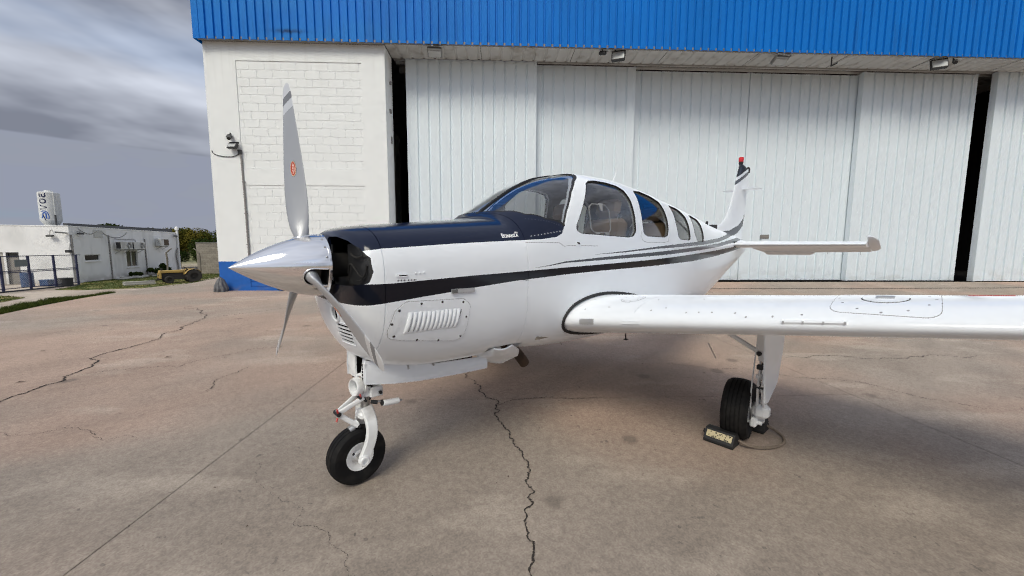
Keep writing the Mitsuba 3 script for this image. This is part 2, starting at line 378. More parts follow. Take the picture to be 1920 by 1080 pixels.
# skin joints: nose bowl, firewall, aft fuselage
for x in (0.586, 1.541):
    shell = shell-ring(OUT, x-0.002, x+0.002, 0.006)
shell = shell-ring(OUT, 4.478, 4.481, 0.005)
# cowl flap exit in the belly
shell = shell-man(bx(1.30, 1.62, -0.42, -0.22, 0.5, 0.80))
shell = shell-man(bx(0.62, 1.16, -0.115, 0.115, 0.5, 0.80))        # nose wheel well
inner_ids = [CAB_ID]
skin = from_src(shell, [CAB_ID, BAY_ID], inside=False)
put('fuselage', skin, M_LIV, A, smooth=32)
tag(A+'__fuselage', 'fuselage in white with navy nose top and dark cheat lines')
put('cabin_lining', from_src(shell, [CAB_ID]), M_TRIM, A, smooth=32)
put('engine_bay', from_src(shell, [BAY_ID]), M_DARK, A, smooth=32)
# panes: the hull's own surface, 9 mm in
GL = man(loft(xs=XS, off=0.009)); GL_ID = GL.original_id()
SEAL_O, SEAL_I = man(loft(xs=XS, off=-0.0015)), man(loft(xs=XS, off=0.012))
for i, w in enumerate(WINS):
    for s in (-1, 1):
        cut = man(prism_y(w.buffer(0.004), *((-0.9, -0.05) if s < 0 else (0.05, 0.9))))
        k = put('cabin_window', from_src(GL ^ cut, [GL_ID]), M_GLASS, A, smooth=True)
        tag(k, ('pilot side', 'second', 'third', 'rearmost')[i]+' cabin window on the '+('port' if s < 0 else 'starboard')+' side')
        rg = man(prism_y(w.buffer(0.0015).difference(w.buffer(-0.0025)), *((-0.9, -0.05) if s < 0 else (0.05, 0.9))))
        put('seal', tm((SEAL_O-SEAL_I) ^ rg), M_RUBBER, k, smooth=30)
ws = put('windshield', from_src(GL ^ screen_cut(0.004), [GL_ID]), M_WIND, A, smooth=True)
put('seal', tm((SEAL_O-SEAL_I) ^ (screen_cut(0.001)-screen_cut(-0.003))), M_RUBBER, ws, smooth=30)
# centre strip of the two-piece windscreen
strip = man(bx(1.5, 2.45, -0.012, 0.012, 1.6, 2.2)) ^ (man(loft(xs=XS, off=-0.002))-man(loft(xs=XS, off=0.02)))
put('centre_strip', tm(strip ^ screen_cut(0.02)), M_RUBBER, ws, smooth=30)
# louvred access panel on the port cowl
pan = rounded(Polygon([(.612, .975), (.606, 1.02), (.635, 1.125), (.69, 1.168), (1.04, 1.158), (1.082, 1.122), (1.07, 1.00), (1.05, .925), (.995, .911), (.70, .955)]), 0.03)
lp = put('louvre_panel', wrap(plate(pan, 0.0005, 0.0042)), M_WHITE, A, smooth=35)
put('joint', wrap(plate(pan.buffer(0.0032).difference(pan), 0.0002, 0.0012)), mat('soft_gap', (.24, .24, .24), .7), lp)
for i in range(12):
    x = 0.715+0.0262*i; z0, z1 = 0.998-0.0*i, 1.112-0.0006*i
    # a pressed louvre: half bullet, open at its aft edge
    g = []
    for a in np.linspace(0, 1, 9):
        z = z0+(z1-z0)*a; h = 0.013*math.sin(math.pi*min(max(a, 0.02), 0.98))**0.45; sk = -0.020*(1-a)
        g.append([(x+sk-0.011, 0.003, z), (x+sk-0.005, 0.004+h*0.75, z), (x+sk+0.004, 0.004+h, z), (x+sk+0.010, 0.004+h*0.86, z), (x+sk+0.0105, 0.003, z)])
    V = np.array(g).reshape(-1, 3); F = []
    for r in range(8):
        for c in range(4):
            o = r*5+c; F += [[o, o+1, o+6], [o, o+6, o+5]]
    put('louvre_slot', wrap(plate(Polygon([(x-.0085, z0+.006), (x+.0165, z1-.006), (x+.0215, z1-.006), (x-.0035, z0+.006)]), .003, .0046)), M_DARK, lp)
    put('louvre', wrap(trimesh.Trimesh(V, F, process=False)), M_WHITE, lp, smooth=40)
def stud(x, z, r, h=0.003):
    q = np.array([x, -float(surf_y(x, z)), z]); n = surf_n(np.array([x]), np.array([z]))[0]
    m = lathe([(0, h), (r*.6, h*.9), (r, h*.2), (r, -.002), (0, -.002)], 12)
    M = trimesh.geometry.align_vectors([0, 0, 1], n); M[:3, 3] = q+n*0.003
    return xf(m, M)
for x, z in ((.655, 1.125), (.775, 1.152), (.90, 1.152), (1.035, 1.140), (1.058, 1.05), (1.035, .935), (.895, .930), (.765, .950), (.640, .985), (.622, 1.055)):
    put('screw', stud(x, z, 0.0075), M_RUBBER, lp, smooth=40)
# chin: ring of the blast tube, louvre frame
def chin_pt(y, z):
    xs = np.linspace(0.458, 0.9, 500); ok = surf_y(xs, np.full(500, z)) >= abs(y)
    return float(xs[int(np.argmax(ok))]) if ok.any() else 0.6
cr = np.linspace(0, 2*np.pi, 33)
ringpts = [(chin_pt(-0.085+0.046*math.cos(t), 1.085+0.046*math.sin(t))-0.003, -0.085+0.046*math.cos(t), 1.085+0.046*math.sin(t)) for t in cr]
put('air_inlet_ring', tube(ringpts, 0.008, 8, caps=False), M_WHITE, A, smooth=60)
put('air_tube', mov(rot(trimesh.creation.cylinder(radius=0.041, height=0.16, sections=32), 90, [0, 1, 0]), 0.60, -0.085, 1.085), M_ENG, A, smooth=40)
fr = []
for (y0, z0, y1, z1) in ((-.25, 1.036, -.04, 1.036), (-.25, 1.036, -.195, .905), (-.195, .905, -.02, .905)):
    pts = [(chin_pt(y0+(y1-y0)*t, z0+(z1-z0)*t)-0.001, y0+(y1-y0)*t, z0+(z1-z0)*t) for t in np.linspace(0, 1, 12)]
    fr.append(tube(pts, 0.0025, 6))
put('chin_louvre_frame', cat(fr), M_WHITE, A, smooth=60)
# engine seen through the inlets
eng = [bx(0.56, 1.30, -0.20, 0.20, 1.02, 1.36, .03)]
for i in range(3):
    for s in (-1, 1):
        for k in range(7):
            eng.append(mov(rot(trimesh.creation.cylinder(radius=0.068-0.003*(k % 2), height=0.008, sections=20), 90, [1, 0, 0]), 0.62+0.22*i, s*(0.20+0.022*k), 1.33))
put('engine', cat(eng), M_ENG, A)
for s in (-1, 1): put('baffle', tm(man(bx(.535, .55, *sorted((s*.43, s*.12)), 1.25, 1.47)) ^ man(loft(xs=np.linspace(.478, .8, 20), off=.024))), M_RUBBER, A)
for pts_, r_ in (([(.52, -.16, 1.31), (.51, -.26, 1.35), (.52, -.33, 1.30), (.53, -.38, 1.36)], .008), ([(.52, -.2, 1.42), (.515, -.28, 1.40), (.52, -.36, 1.41)], .01), ([(.525, -.38, 1.33), (.52, -.33, 1.285), (.52, -.28, 1.275)], .005)):
    put('lead', tube(spline(pts_, 16), r_*.6, 6), M_DARK, A)
# small fittings on the port side
put('cowl_latch', wrap(plate(rounded(sbox(.642, 1.300, .700, 1.318), .007), 0, .006)), M_WHITE, A, smooth=35)
put('latch_slot', wrap(plate(sbox(.655, 1.306, .697, 1.311), .006, .0066)), M_LINE, A)
for i in range(3): put('screw', stud(.745+.024*i, 1.318+.001*i, .005), M_WHITE, A, smooth=40)
put('placard', wrap(plate(union_all([sbox(.648+.0085*i+.004*(i > 4), 1.278+.0035*(i % 2), .654+.0085*i+.004*(i > 4), 1.281+.0035*((i+1) % 2)+.003) for i in range(12)]), .0004, .0008)), mat('placard_ink', (.12, .12, .13), .6), A)
st = put('cowl_step', wrap(plate(sbox(.956, 1.196, 1.108, 1.219), 0, .012)), M_ALU, A, smooth=35)
put('hinge', wrap(plate(sbox(.957, 1.197, .99, 1.218), .012, .017)), mat('grey_hinge', (.10, .10, .10), .5), st, smooth=35)
# lines of skin joints that run lengthwise, as thin sealant ribbons
def ribbon(pts, w=0.004):
    return wrap(plate(LineString(pts).buffer(w/2, cap_style=2), 0.0001, 0.0008))
put('skin_joint', ribbon([(1.541, 1.488), (1.80, 1.489), (1.845, 1.489), (1.90, 1.462), (1.935, 1.470), (2.30, 1.468)], .0035), mat('sealant', (.30, .30, .31), .6), A)
put('skin_joint', ribbon([(1.36, 1.262), (1.541, 1.240)], .004), M_LINE, A)
put('skin_joint', ribbon([(3.0, 1.60), (2.985, 1.56), (3.03, 1.515), (3.1, 1.505), (3.46, 1.505), (3.58, 1.52), (3.60, 1.56)], .004), 'mat_sealant', A)
put('door_lock', wrap(plate(rounded(sbox(2.03, 1.462, 2.085, 1.515), .006), 0, .003)), M_WHITE, A, smooth=35)
put('lock_cylinder', cat(stud(2.045, 1.49, .006, .006), stud(2.062, 1.486, .009, .008)), M_RUBBER, A, smooth=40)
# rivet rows
rv = []
def rivets(pts, step, r=0.0042):
    L = LineString(pts)
    for d in np.arange(0, L.length, step):
        q = L.interpolate(d); x, z = q.x, q.y
        c = np.array([x, -float(surf_y(x, z)), z]); n = surf_n(np.array([x]), np.array([z]))[0]
        m = trimesh.Trimesh([[1, 0, 0], [.5, .87, 0], [-.5, .87, 0], [-1, 0, 0], [-.5, -.87, 0], [.5, -.87, 0], [0, 0, .5]], [[i, (i+1) % 6, 6] for i in range(6)], process=False)
        m.apply_scale(r); M = trimesh.geometry.align_vectors([0, 0, 1], n); M[:3, 3] = c+n*0.0004
        rv.append(xf(m, M))
rivets([(1.965, 1.58), (1.995, 1.69), (2.13, 1.86), (2.27, 1.985)], .026); rivets([(2.02, 1.60), (2.06, 1.72), (2.18, 1.86), (2.29, 1.96)], .026)
rivets([(1.522, .82), (1.522, 1.23)], .03); rivets([(1.556, .80), (1.556, 1.24)], .03); rivets([(1.72, .85), (1.72, 1.23)], .033)
rivets([(1.15, 1.175), (1.52, 1.185)], .035); rivets([(1.12, 1.05), (1.16, 1.16)], .03); rivets([(.56, .95), (.565, 1.14)], .03); rivets([(.605, .95), (.61, 1.14)], .03)
rivets([(1.24, 1.0), (1.5, 1.02)], .04); rivets([(1.6, 1.53), (1.9, 1.575)], .03); rivets([(1.95, 1.54), (2.06, 1.53)], .02); rivets([(3.7, 1.50), (4.4, 1.49)], .05); rivets([(4.3, .9), (4.42, 1.28)], .04)
rivets([(1.80, .84), (1.86, 1.22)], .04); rivets([(2.5, 1.10), (4.3, 1.08)], .05)
put('rivets', cat(rv), M_WHITE, A, kind='stuff', smooth=True)
rv = []
rivets([(1.62, 1.65), (1.77, 1.638), (1.90, 1.606)], .021, .0038)
for y in np.linspace(-.40, .0, 16):
    pass
put('windshield_rivets', cat(rv), mat('navy_rivet', (.05, .06, .09), .3, coat=1), A, kind='stuff', smooth=True)
# model lettering on the nose top deck (both words as painted there)
def lettering(parts, x0, z0, slope, h, parent_mat, name):
    ms, x = [], 0.0
    for txt, hh, dz in parts:
        t = meshkit.text_mesh(txt, hh, 0.001, bold=True); b = t.bounds
        t.apply_translation([x-b[0][0], dz, 0]); ms.append(t); x += (b[1][0]-b[0][0])+0.10*h
    m = cat(ms); v = m.vertices.copy()
    v[:, 0] += 0.18*v[:, 1]
    X = x0+v[:, 0]; Zz = z0+v[:, 1]+slope*v[:, 0]; tt = 0.0008+np.where(v[:, 2] > 0.0005, 0.0006, 0)
    mm = trimesh.Trimesh(np.stack([X, tt, Zz], -1), m.faces, process=False)
    put(name, wrap(mm), parent_mat, A)
M_LET = mat('white_lettering', (.85, .85, .85), .4)
lettering([('B', .026, 0), ('ONANZA', .0195, 0)], 1.368, 1.514, .075, .02, M_LET, 'lettering')
lettering([('G36', .009, 0)], 1.487, 1.546, .075, .01, M_LET, 'lettering')
tag(A+'__lettering', 'white word BONANZA painted on the navy nose')

# ---------------------------------------------------------------- propeller
P = A+'__propeller'
HUB = 1.3515; PX = 0.3436; SPL, SPR = 0.4224, 0.1704; TH = 0.1635
xs_ = np.linspace(0, 1, 40)**1.25
prof = [(SPR*(1-(1-t)**1.72), SPL*t) for t in xs_]
sp = lathe(prof+[(SPR+.0025, SPL-.001), (SPR+.0025, SPL+.010), (0, SPL+.010)], 72, 'x'); sp = mov(sp, 0, 0, HUB)
spm = man(sp); SP_ID = spm.original_id()
angs = [TH, TH+2*math.pi/3, TH-2*math.pi/3]
cutters, lips = spm, []
for a in angs:
    c = trimesh.creation.cylinder(radius=0.047, height=0.3, sections=32); c.apply_translation([0, 0, .15+.06])
    b = bx(0, .11, -.047, .047, .06, .36)
    M = trimesh.transformations.rotation_matrix(-a, [1, 0, 0]); M[:3, 3] = [PX, 0, HUB]
    cutters = cutters-man(xf(c, M))-man(xf(bx(0, .072, -.047, .047, .06, .36), M))
put('spinner', from_src(cutters, [SP_ID]), M_CHROME, P, smooth=30)
put('spinner_inside', from_src(cutters, [SP_ID], inside=False), M_DARK, P)
tag(P+'__spinner', 'polished pointed spinner')
for a in angs:      # rolled lip round each blade opening
    pts = []
    for t in np.linspace(-math.pi/2, math.pi/2, 15)[::-1]:
        pts.append((-0.047*math.cos(t), 0.047*math.sin(t)))
    pts = [(.068, .047), (.045, .047), (.02, .047)]+pts+[(.02, -.047), (.045, -.047), (.068, -.047)]
    q = []
    for dx, ly in pts:
        t = (PX+dx)/SPL; rr = SPR*(1-max(1-t, 0)**1.72)
        lz = math.sqrt(max(rr*rr-ly*ly, 0))
        q.append((PX+dx, ly*math.cos(a)+lz*math.sin(a), HUB-ly*math.sin(a)+lz*math.cos(a)))
    put('lip', tube(q, .0042, 8), M_CHROME, P+'__spinner', smooth=60)
for i in range(18):
    t = i*2*math.pi/18+.12
    if min(abs((t-b+math.pi) % (2*math.pi)-math.pi) for b in angs) < .32: continue
    m = lathe([(0, .0035), (.004, .003), (.0062, 0), (.0062, -.003), (0, -.003)], 10)
    M = trimesh.geometry.align_vectors([0, 0, 1], [0, math.sin(t), math.cos(t)]); M[:3, 3] = [SPL-.012, SPR*math.sin(t), HUB+SPR*math.cos(t)]
    put('screw', xf(m, M), M_STEEL, P+'__spinner', smooth=40)
put('hub', mov(rot(trimesh.creation.cylinder(radius=.115, height=.10, sections=32), 90, [0, 1, 0]), PX, 0, HUB), M_ENG, P, smooth=40)
put('shaft', mov(rot(trimesh.creation.cylinder(radius=.07, height=.2, sections=24), 90, [0, 1, 0]), .50, 0, HUB), M_DARK, P, smooth=40)
R_ = [.085, .125, .17, .21, .26, .33, .42, .52, .62, .72, .80, .862, .8621, .909, .9091, .950, .9501, .978, .995, 1.006, 1.0134]
CH = PC([.085, .14, .17, .21, .26, .33, .45, .55, .7, .85, .92, .97, 1.0, 1.0134], [.068, .072, .084, .104, .124, .142, .152, .150, .136, .110, .096, .080, .056, .020])
TK = PC([.085, .14, .17, .21, .26, .35, .5, .75, 1.02], [1.0, .95, .66, .40, .26, .17, .115, .08, .06])
BE = PC([.085, .17, .3, .5, .75, 1.02], [46, 44, 36, 26, 17.5, 12])
V, C = [], []
NS = 28
for k, r in enumerate(R_):
    c, t, b = float(CH(r)), float(TK(r)), math.radians(float(BE(r)))
    g = np.arange(NS)*2*np.pi/NS
    s = 0.5*c*np.cos(g); th = 0.5*c*t*np.sin(g)*np.where(np.sin(g) > 0, 1.15, .85)*(1+.35*np.cos(g)*(r > .2))
    s = s+0.06*c*(r > .2)
    lx = -s*math.sin(b)-th*math.cos(b); ly = s*math.cos(b)-th*math.sin(b)
    V.append(np.stack([lx, ly, r-.24*s*(.85 < r < .96)], -1))
    white = (.8621 <= r <= .909) or r >= .9501
    C.append(np.tile([.62, .63, .64] if white else ([.20, .205, .215] if .909 < r < .9501 else [.37, .38, .395]), (NS, 1)))
V = np.vstack(V); C = np.vstack(C); F = []
for i in range(len(R_)-1):
    for j in range(NS):
        k = (j+1) % NS; F += [[i*NS+j, i*NS+k, (i+1)*NS+k], [i*NS+j, (i+1)*NS+k, (i+1)*NS+j]]
o = (len(R_)-1)*NS
F += [[o, o+j, o+j+1] for j in range(1, NS-1)]+[[0, j+1, j] for j in range(1, NS-1)]
bl = trimesh.Trimesh(V, F, process=False)
if bl.volume < 0: bl.invert()
emb = None
for i, a in enumerate(angs):
    M = trimesh.transformations.rotation_matrix(-a, [1, 0, 0]); M[:3, 3] = [PX, 0, HUB]
    k = put('blade', xf(bl, M), M_BLADE, P, smooth=True, color=C)
    tag(k, ('silver propeller blade pointing up with white tip bands', 'silver propeller blade on the far side', 'silver propeller blade slanting down towards the camera')[i] if i != 1 else 'silver propeller blade on the far side pointing down')
    # oval maker's badge on the aft face of each blade: gold rim, red oval, pale script strokes
    def badge(poly, lift):
        m = extrude(poly, .0003); m = refined(m, .012); v, f = m.vertices, m.faces
        out = []
        for u, w, t in v:                       # u across the chord, w along the span
            r = .535+w; c, th, b = float(CH(r)), float(TK(r)), math.radians(float(BE(r)))
            s = u; cg = np.clip((s-.06*c)/(.5*c), -.98, .98); sg = math.sqrt(1-cg*cg)
            h = (0.5*c*th*sg*1.15*(1+.35*cg))+lift+t
            out.append([-s*math.sin(b)-h*math.cos(b), s*math.cos(b)-h*math.sin(b), r])
        return trimesh.Trimesh(out, f, process=False)
    ov = affinity.scale(Point(0, 0).buffer(1, 24), .0215, .043)
    e = put('badge', xf(badge(ov, .0004), M), mat('badge_dark', (.05, .02, .02), .4) if i == 0 else 'mat_badge_dark', k)
    E2 = [(affinity.scale(ov, .93, .965), mat('badge_gold', (.62, .52, .36), .4) if i == 0 else 'mat_badge_gold', .0009),
          (affinity.scale(ov, .78, .885), mat('badge_red', (.42, .045, .02), .4) if i == 0 else 'mat_badge_red', .0014)]
    for poly, m_, l_ in E2: put('badge_oval', xf(badge(poly, l_), M), m_, k)
    sc = union_all([LineString([(-.004, -.028+.0085*j), (.004, -.0255+.0085*j), (-.001, -.0225+.0085*j)]).buffer(.0013) for j in range(7)]+[LineString([(-.008, -.024), (-.0095, .0), (-.0075, .022)]).buffer(.0009)])
    put('badge_script', xf(badge(sc, .0019), M), mat('badge_pale', (.72, .60, .52), .4) if i == 0 else 'mat_badge_pale', k)

# ---------------------------------------------------------------- wings
def foil(n=36, t=.15, m=.022, p=.28):
    u = (1-np.cos(np.linspace(0, np.pi, n)))/2
    yt = 5*t*(.2969*np.sqrt(u)-.126*u-.3516*u**2+.2843*u**3-.1036*u**4)
    yc = np.where(u < p, m/p**2*(2*p*u-u*u), m/(1-p)**2*((1-2*p)+2*p*u-u*u))
    return np.concatenate([np.stack([u[::-1], (yc+yt)[::-1]], -1), np.stack([u[1:-1], (yc-yt)[1:-1]], -1)])
WR, WT = 0.50, 5.10
DIH = 0.107
import functools
@functools.lru_cache(None)
def wing_sec(y):
    """points (x, z) of the port wing's section at distance y from the centreline"""
    a = (y-.56)/(WT-.56)
    c = 2.16*(1-a)+0.918*a; lx = 1.935+.536*a; lz = 0.921+DIH*(y-.56)
    f = foil(t=.146*(1-a)+.088*a); inc = math.radians(5.94-3.98*a)
    x, z = f[:, 0]*c, f[:, 1]*c
    return np.stack([lx+x*math.cos(inc)+z*math.sin(inc), lz-x*math.sin(inc)+z*math.cos(inc)], -1)
def wing_mesh(y0, y1, n, cap=True):
    ys = np.linspace(y0, y1, n); V = []
    for y in ys:
        s = wing_sec(y); V.append(np.stack([s[:, 0], np.full(len(s), -y), s[:, 1]], -1))
    if cap:     # rounded tip
        base = V[-1]; cen = base.mean(0)
        for k, e in ((.9, .05), (.65, .10), (.3, .125)):
            V.append(np.stack([cen[0]+.1+(base[:, 0]-cen[0]-.1)*(1-(1-k)*.5), base[:, 1]-e, cen[2]+.02+(base[:, 2]-cen[2]-.02)*k], -1))
    m = len(V[0]); q = len(V); V = np.vstack(V); F = []
    for i in range(q-1):
        for j in range(m):
            k = (j+1) % m; F += [[i*m+j, i*m+k, (i+1)*m+k], [i*m+j, (i+1)*m+k, (i+1)*m+j]]
    o = (q-1)*m
    for j in range(1, m-1): F += [[o, o+j, o+j+1], [0, j+1, j]]
    w = trimesh.Trimesh(V, F, process=False)
    if w.volume < 0: w.invert()
    return w
def on_wing(xq, y, top=True, lift=0.0):
    s = wing_sec(y); n = len(foil(36))//2+1
    h = s[:n][::-1] if top else np.vstack([s[n-1:], s[:1]])
    return float(np.interp(xq, h[:, 0], h[:, 1]))+(lift if top else -lift)
wm = wing_mesh(WR, WT, 60)
grooves = man(wm)
off = [bx(1.7, 4.4, -1.0415, -1.0385, 0, 2), ]
def wing_line(x0, y0, x1, y1, w=.004):
    """a panel gap cut 5 mm into the upper skin"""
    pts = []
    n = max(2, int(math.hypot(x1-x0, y1-y0)/.04))
    cs = []
    for i in range(n):
        a, b = i/n, (i+1)/n
        ya, yb = y0+(y1-y0)*a, y0+(y1-y0)*b; xa, xb = x0+(x1-x0)*a, x0+(x1-x0)*b
        p = Polygon(LineString([(xa, -ya), (xb, -yb)]).buffer(w/2, cap_style=3).exterior)
        m = extrude(p, .1); m.apply_translation([0, 0, on_wing((xa+xb)/2, (ya+yb)/2)-.004]); cs.append(man(m))
    return cs
lines = []
for seg in ((2.02, 1.04, 2.75, 1.04), (2.2, .80, 2.75, 1.0), (3.45, .60, 3.40, 4.9)):
    lines += wing_line(*seg)
wg = grooves-m3.Manifold.batch_boolean(lines, m3.OpType.Add)
for s, nm in ((-1, 'port'), (1, 'starboard')):
    m = tm(wg) if s < 0 else mirror(wm)
    if s > 0: m.invert()
    k = put('wing', m, M_WHITE, A, smooth=40)
    tag(k, f'white {nm} wing')
WG = A+'__wing'
# rubber fillet strip where the wing meets the fuselage
for s in (-1, 1):
    sec = wing_sec(.555); pts = []
    n = len(sec)
    order = list(range(8, n-12))
    for i in order:
        x, z = sec[i]
        dx, dz = x-2.75, z-0.93; L = math.hypot(dx*.25, dz); e = .016
        X, Z_ = x+(-e if x < 2.25 else 0)*(1-(x-1.93)/.6 if x < 2.5 else 0), z+e*np.sign(dz)*min(1, abs(dz)/.08)
        pts.append((X, s*(float(surf_y(X, Z_))+.001), Z_))
    rr = [.0125*min(1, (len(pts)-i)/10, (i+4)/10) for i in range(len(pts))]
    put('root_fillet', tube(pts, np.maximum(rr, .003), 8), M_RUBBER, WG if s < 0 else WG+'_001', smooth=60)
def wing_plate(poly, t0, t1, top=True, size=.05):
    """(x, y) outline laid on the port wing's skin"""
    m = extrude(poly, .01); m = refined(m, max(size, .03)); v, f = m.vertices, m.faces
    v = np.array([[x, -y, on_wing(x, y, top, t0+(t1-t0)*t*100)] for x, y, t in v])
    r = trimesh.Trimesh(v, f, process=False)
    if r.volume < 0: r.invert()
    return r
def flat_plate(poly, t0, t1, top=True):
    m = extrude(poly, t1-t0); n = len(m.vertices)
    v = np.array([[x, -y, on_wing(x, y, top, t0+t)] for x, y, t in m.vertices])
    r = trimesh.Trimesh(v, m.faces, process=False)
    if r.volume < 0: r.invert()
    return r
# fuel filler panel with its flush cap
fp = rounded(sbox(2.18, 2.02, 2.62, 2.40), .05)
k = put('filler_panel', wing_plate(fp, .0006, .0026), M_WHITE, WG, smooth=35)
put('joint', wing_plate(fp.buffer(.0025).difference(fp.buffer(-.0005)), .0002, .0012), 'mat_soft_gap', k)
cp = Point(2.40, 2.21).buffer(.085, 24)
c2 = put('filler_cap', wing_plate(cp, .0026, .007), M_WHITE, k, smooth=35) if False else put('filler_cap', wing_plate(cp, .0026, .0065), M_WHITE, WG, smooth=35)
put('joint', wing_plate(cp.buffer(.005).difference(cp.buffer(-.001)), .0026, .0036), M_LINE, c2)
put('handle', wing_plate(rounded(sbox(2.385, 2.175, 2.415, 2.245), .01), .0065, .016), M_ALU, c2, smooth=35)
for i in range(12):
    t = i*2*math.pi/12
    for (cx, cy, rx, ry) in ((2.40, 2.21, .205, .175),):
        q = (cx+rx*math.cos(t), cy+ry*math.sin(t)); put('screw', flat_plate(Point(*q).buffer(.005, 4), .002, .0038), M_STEEL, k)
ip = affinity.scale(Point(2.27, .90).buffer(1, 24), .10, .075)
k = put('inspection_cover', wing_plate(ip, .0005, .002), M_WHITE, WG, smooth=35)
put('joint', wing_plate(ip.buffer(.003).difference(ip), .0002, .0009), 'mat_sealant', k)
for i in range(9):
    t = i*2*math.pi/9; put('screw', flat_plate(Point(2.27+.09*math.cos(t), .90+.066*math.sin(t)).buffer(.0045, 4), .002, .0034), M_STEEL, k)
for (x, y) in ((2.02, .66), (2.07, .83), (2.07, 1.14), (2.11, 1.22), (2.08, 1.36), (2.09, 1.43), (2.10, 1.50), (2.11, 1.62), (2.09, 1.68), (2.11, 1.80), (2.12, 2.06), (2.14, 1.92), (2.25, 1.1), (2.3, 1.38)):
    put('fastener', flat_plate(Point(x, y).buffer(.005, 5), .0002, .0016), M_STEEL, WG)
put('walkway_mark', wing_plate(sbox(2.58, 2.49, 2.64, 2.63), .0005, .0012), M_REDP, WG)
# things along the leading edge: stall strip, vent lens, joint cover
def le_pt(y, dz=0.0):
    s = wing_sec(y); i = int(np.argmin(s[:, 0])); return s[i]
def le_bar(y0, y1, prof, dz, n=14):
    V = []; 
    for y in np.linspace(y0, y1, n):
        s = wing_sec(y); nn = len(s); i0 = int(np.argmin(s[:, 0]))
        zt = s[i0][1]+dz
        sub = s[max(0, i0-12):i0+13]; j = np.argsort(sub[:, 1]); xx = float(np.interp(zt, sub[j, 1], sub[j, 0]))
        V.append([(xx+a, -y, zt+b) for a, b in prof])
    m = len(prof); V = np.array(V).reshape(-1, 3); F = []
    for i in range(n-1):
        for j in range(m):
            k = (j+1) % m; F += [[i*m+j, i*m+k, (i+1)*m+k], [i*m+j, (i+1)*m+k, (i+1)*m+j]]
    o = (n-1)*m
    F += [[o, o+j, o+j+1] for j in range(1, m-1)]+[[0, j+1, j] for j in range(1, m-1)]
    r = trimesh.Trimesh(V, F, process=False)
    if r.volume < 0: r.invert()
    return r
k = put('stall_strip', le_bar(1.845, 2.10, [(.012, .012), (-.005, .012), (-.010, 0), (-.004, -.012), (.02, -.012)], 0.016), M_WHITE, WG)
tag(k, 'white stall strip along the leading edge')
for y in (1.85, 1.93, 2.01, 2.09): put('clip', le_bar(y, y+.008, [(0, .008), (-.013, .006), (-.013, -.006), (0, -.008)], .016, 2), M_ALU, k)
k = put('cabin_air_inlet', le_bar(.665, .775, [(.01, .021), (-.003, .019), (-.0045, 0), (-.003, -.019), (.01, -.021)], -.004, 8), M_ALU, WG)
put('joint_cover', le_bar(.985, 1.10, [(.02, .016), (-.006, .010), (-.006, -.010), (.02, -.016)], -.004, 6), M_WHITE, WG)
# flap and aileron hinge gap, lower surface bits
put('flap_track', cat(bx(3.35, 3.62, -1.0, -.97, .72, .80, .01)), M_WHITE, WG)
put('drain_mast', cat(rod((2.35, -.80, .80), (2.36, -.80, .755), .005), bx(2.345, 2.375, -.812, -.788, .751, .756)), M_RUBBER, WG)
put('vent_tube', rod((2.50, -1.35, .80), (2.60, -1.37, .68), .004), M_ALU, WG)

# ---------------------------------------------------------------- tail
def slab(secs, closed=True):
    """loft through rows of 3-D section points"""
    V = np.array(secs, float); q, m = V.shape[:2]; V = V.reshape(-1, 3); F = []
    for i in range(q-1):
        for j in range(m):
            k = (j+1) % m; F += [[i*m+j, i*m+k, (i+1)*m+k], [i*m+j, (i+1)*m+k, (i+1)*m+j]]
    o = (q-1)*m
    F += [[o, o+j, o+j+1] for j in range(1, m-1)]+[[0, j+1, j] for j in range(1, m-1)]
    r = trimesh.Trimesh(V, F, process=False)
    if r.volume < 0: r.invert()
    return r
SF = foil(20, .11, 0.0001)
def stab_sec(y, x0, x1, z, t):
    f = foil(20, t, .0001); c = x1-x0
    return [(x0+a*c, -y, z+b*c) for a, b in f]
ZS = 1.512
def droop(P, x0, deg):
    a = math.radians(deg); P = np.array(P, float); d = P[:, 0]-x0; h = P[:, 2]-ZS
    return np.stack([x0+d*math.cos(a)+h*math.sin(a), P[:, 1], ZS-d*math.sin(a)+h*math.cos(a)], -1)
def stab_le(y): return 6.76+.075*(y-.16)
HX = 7.42
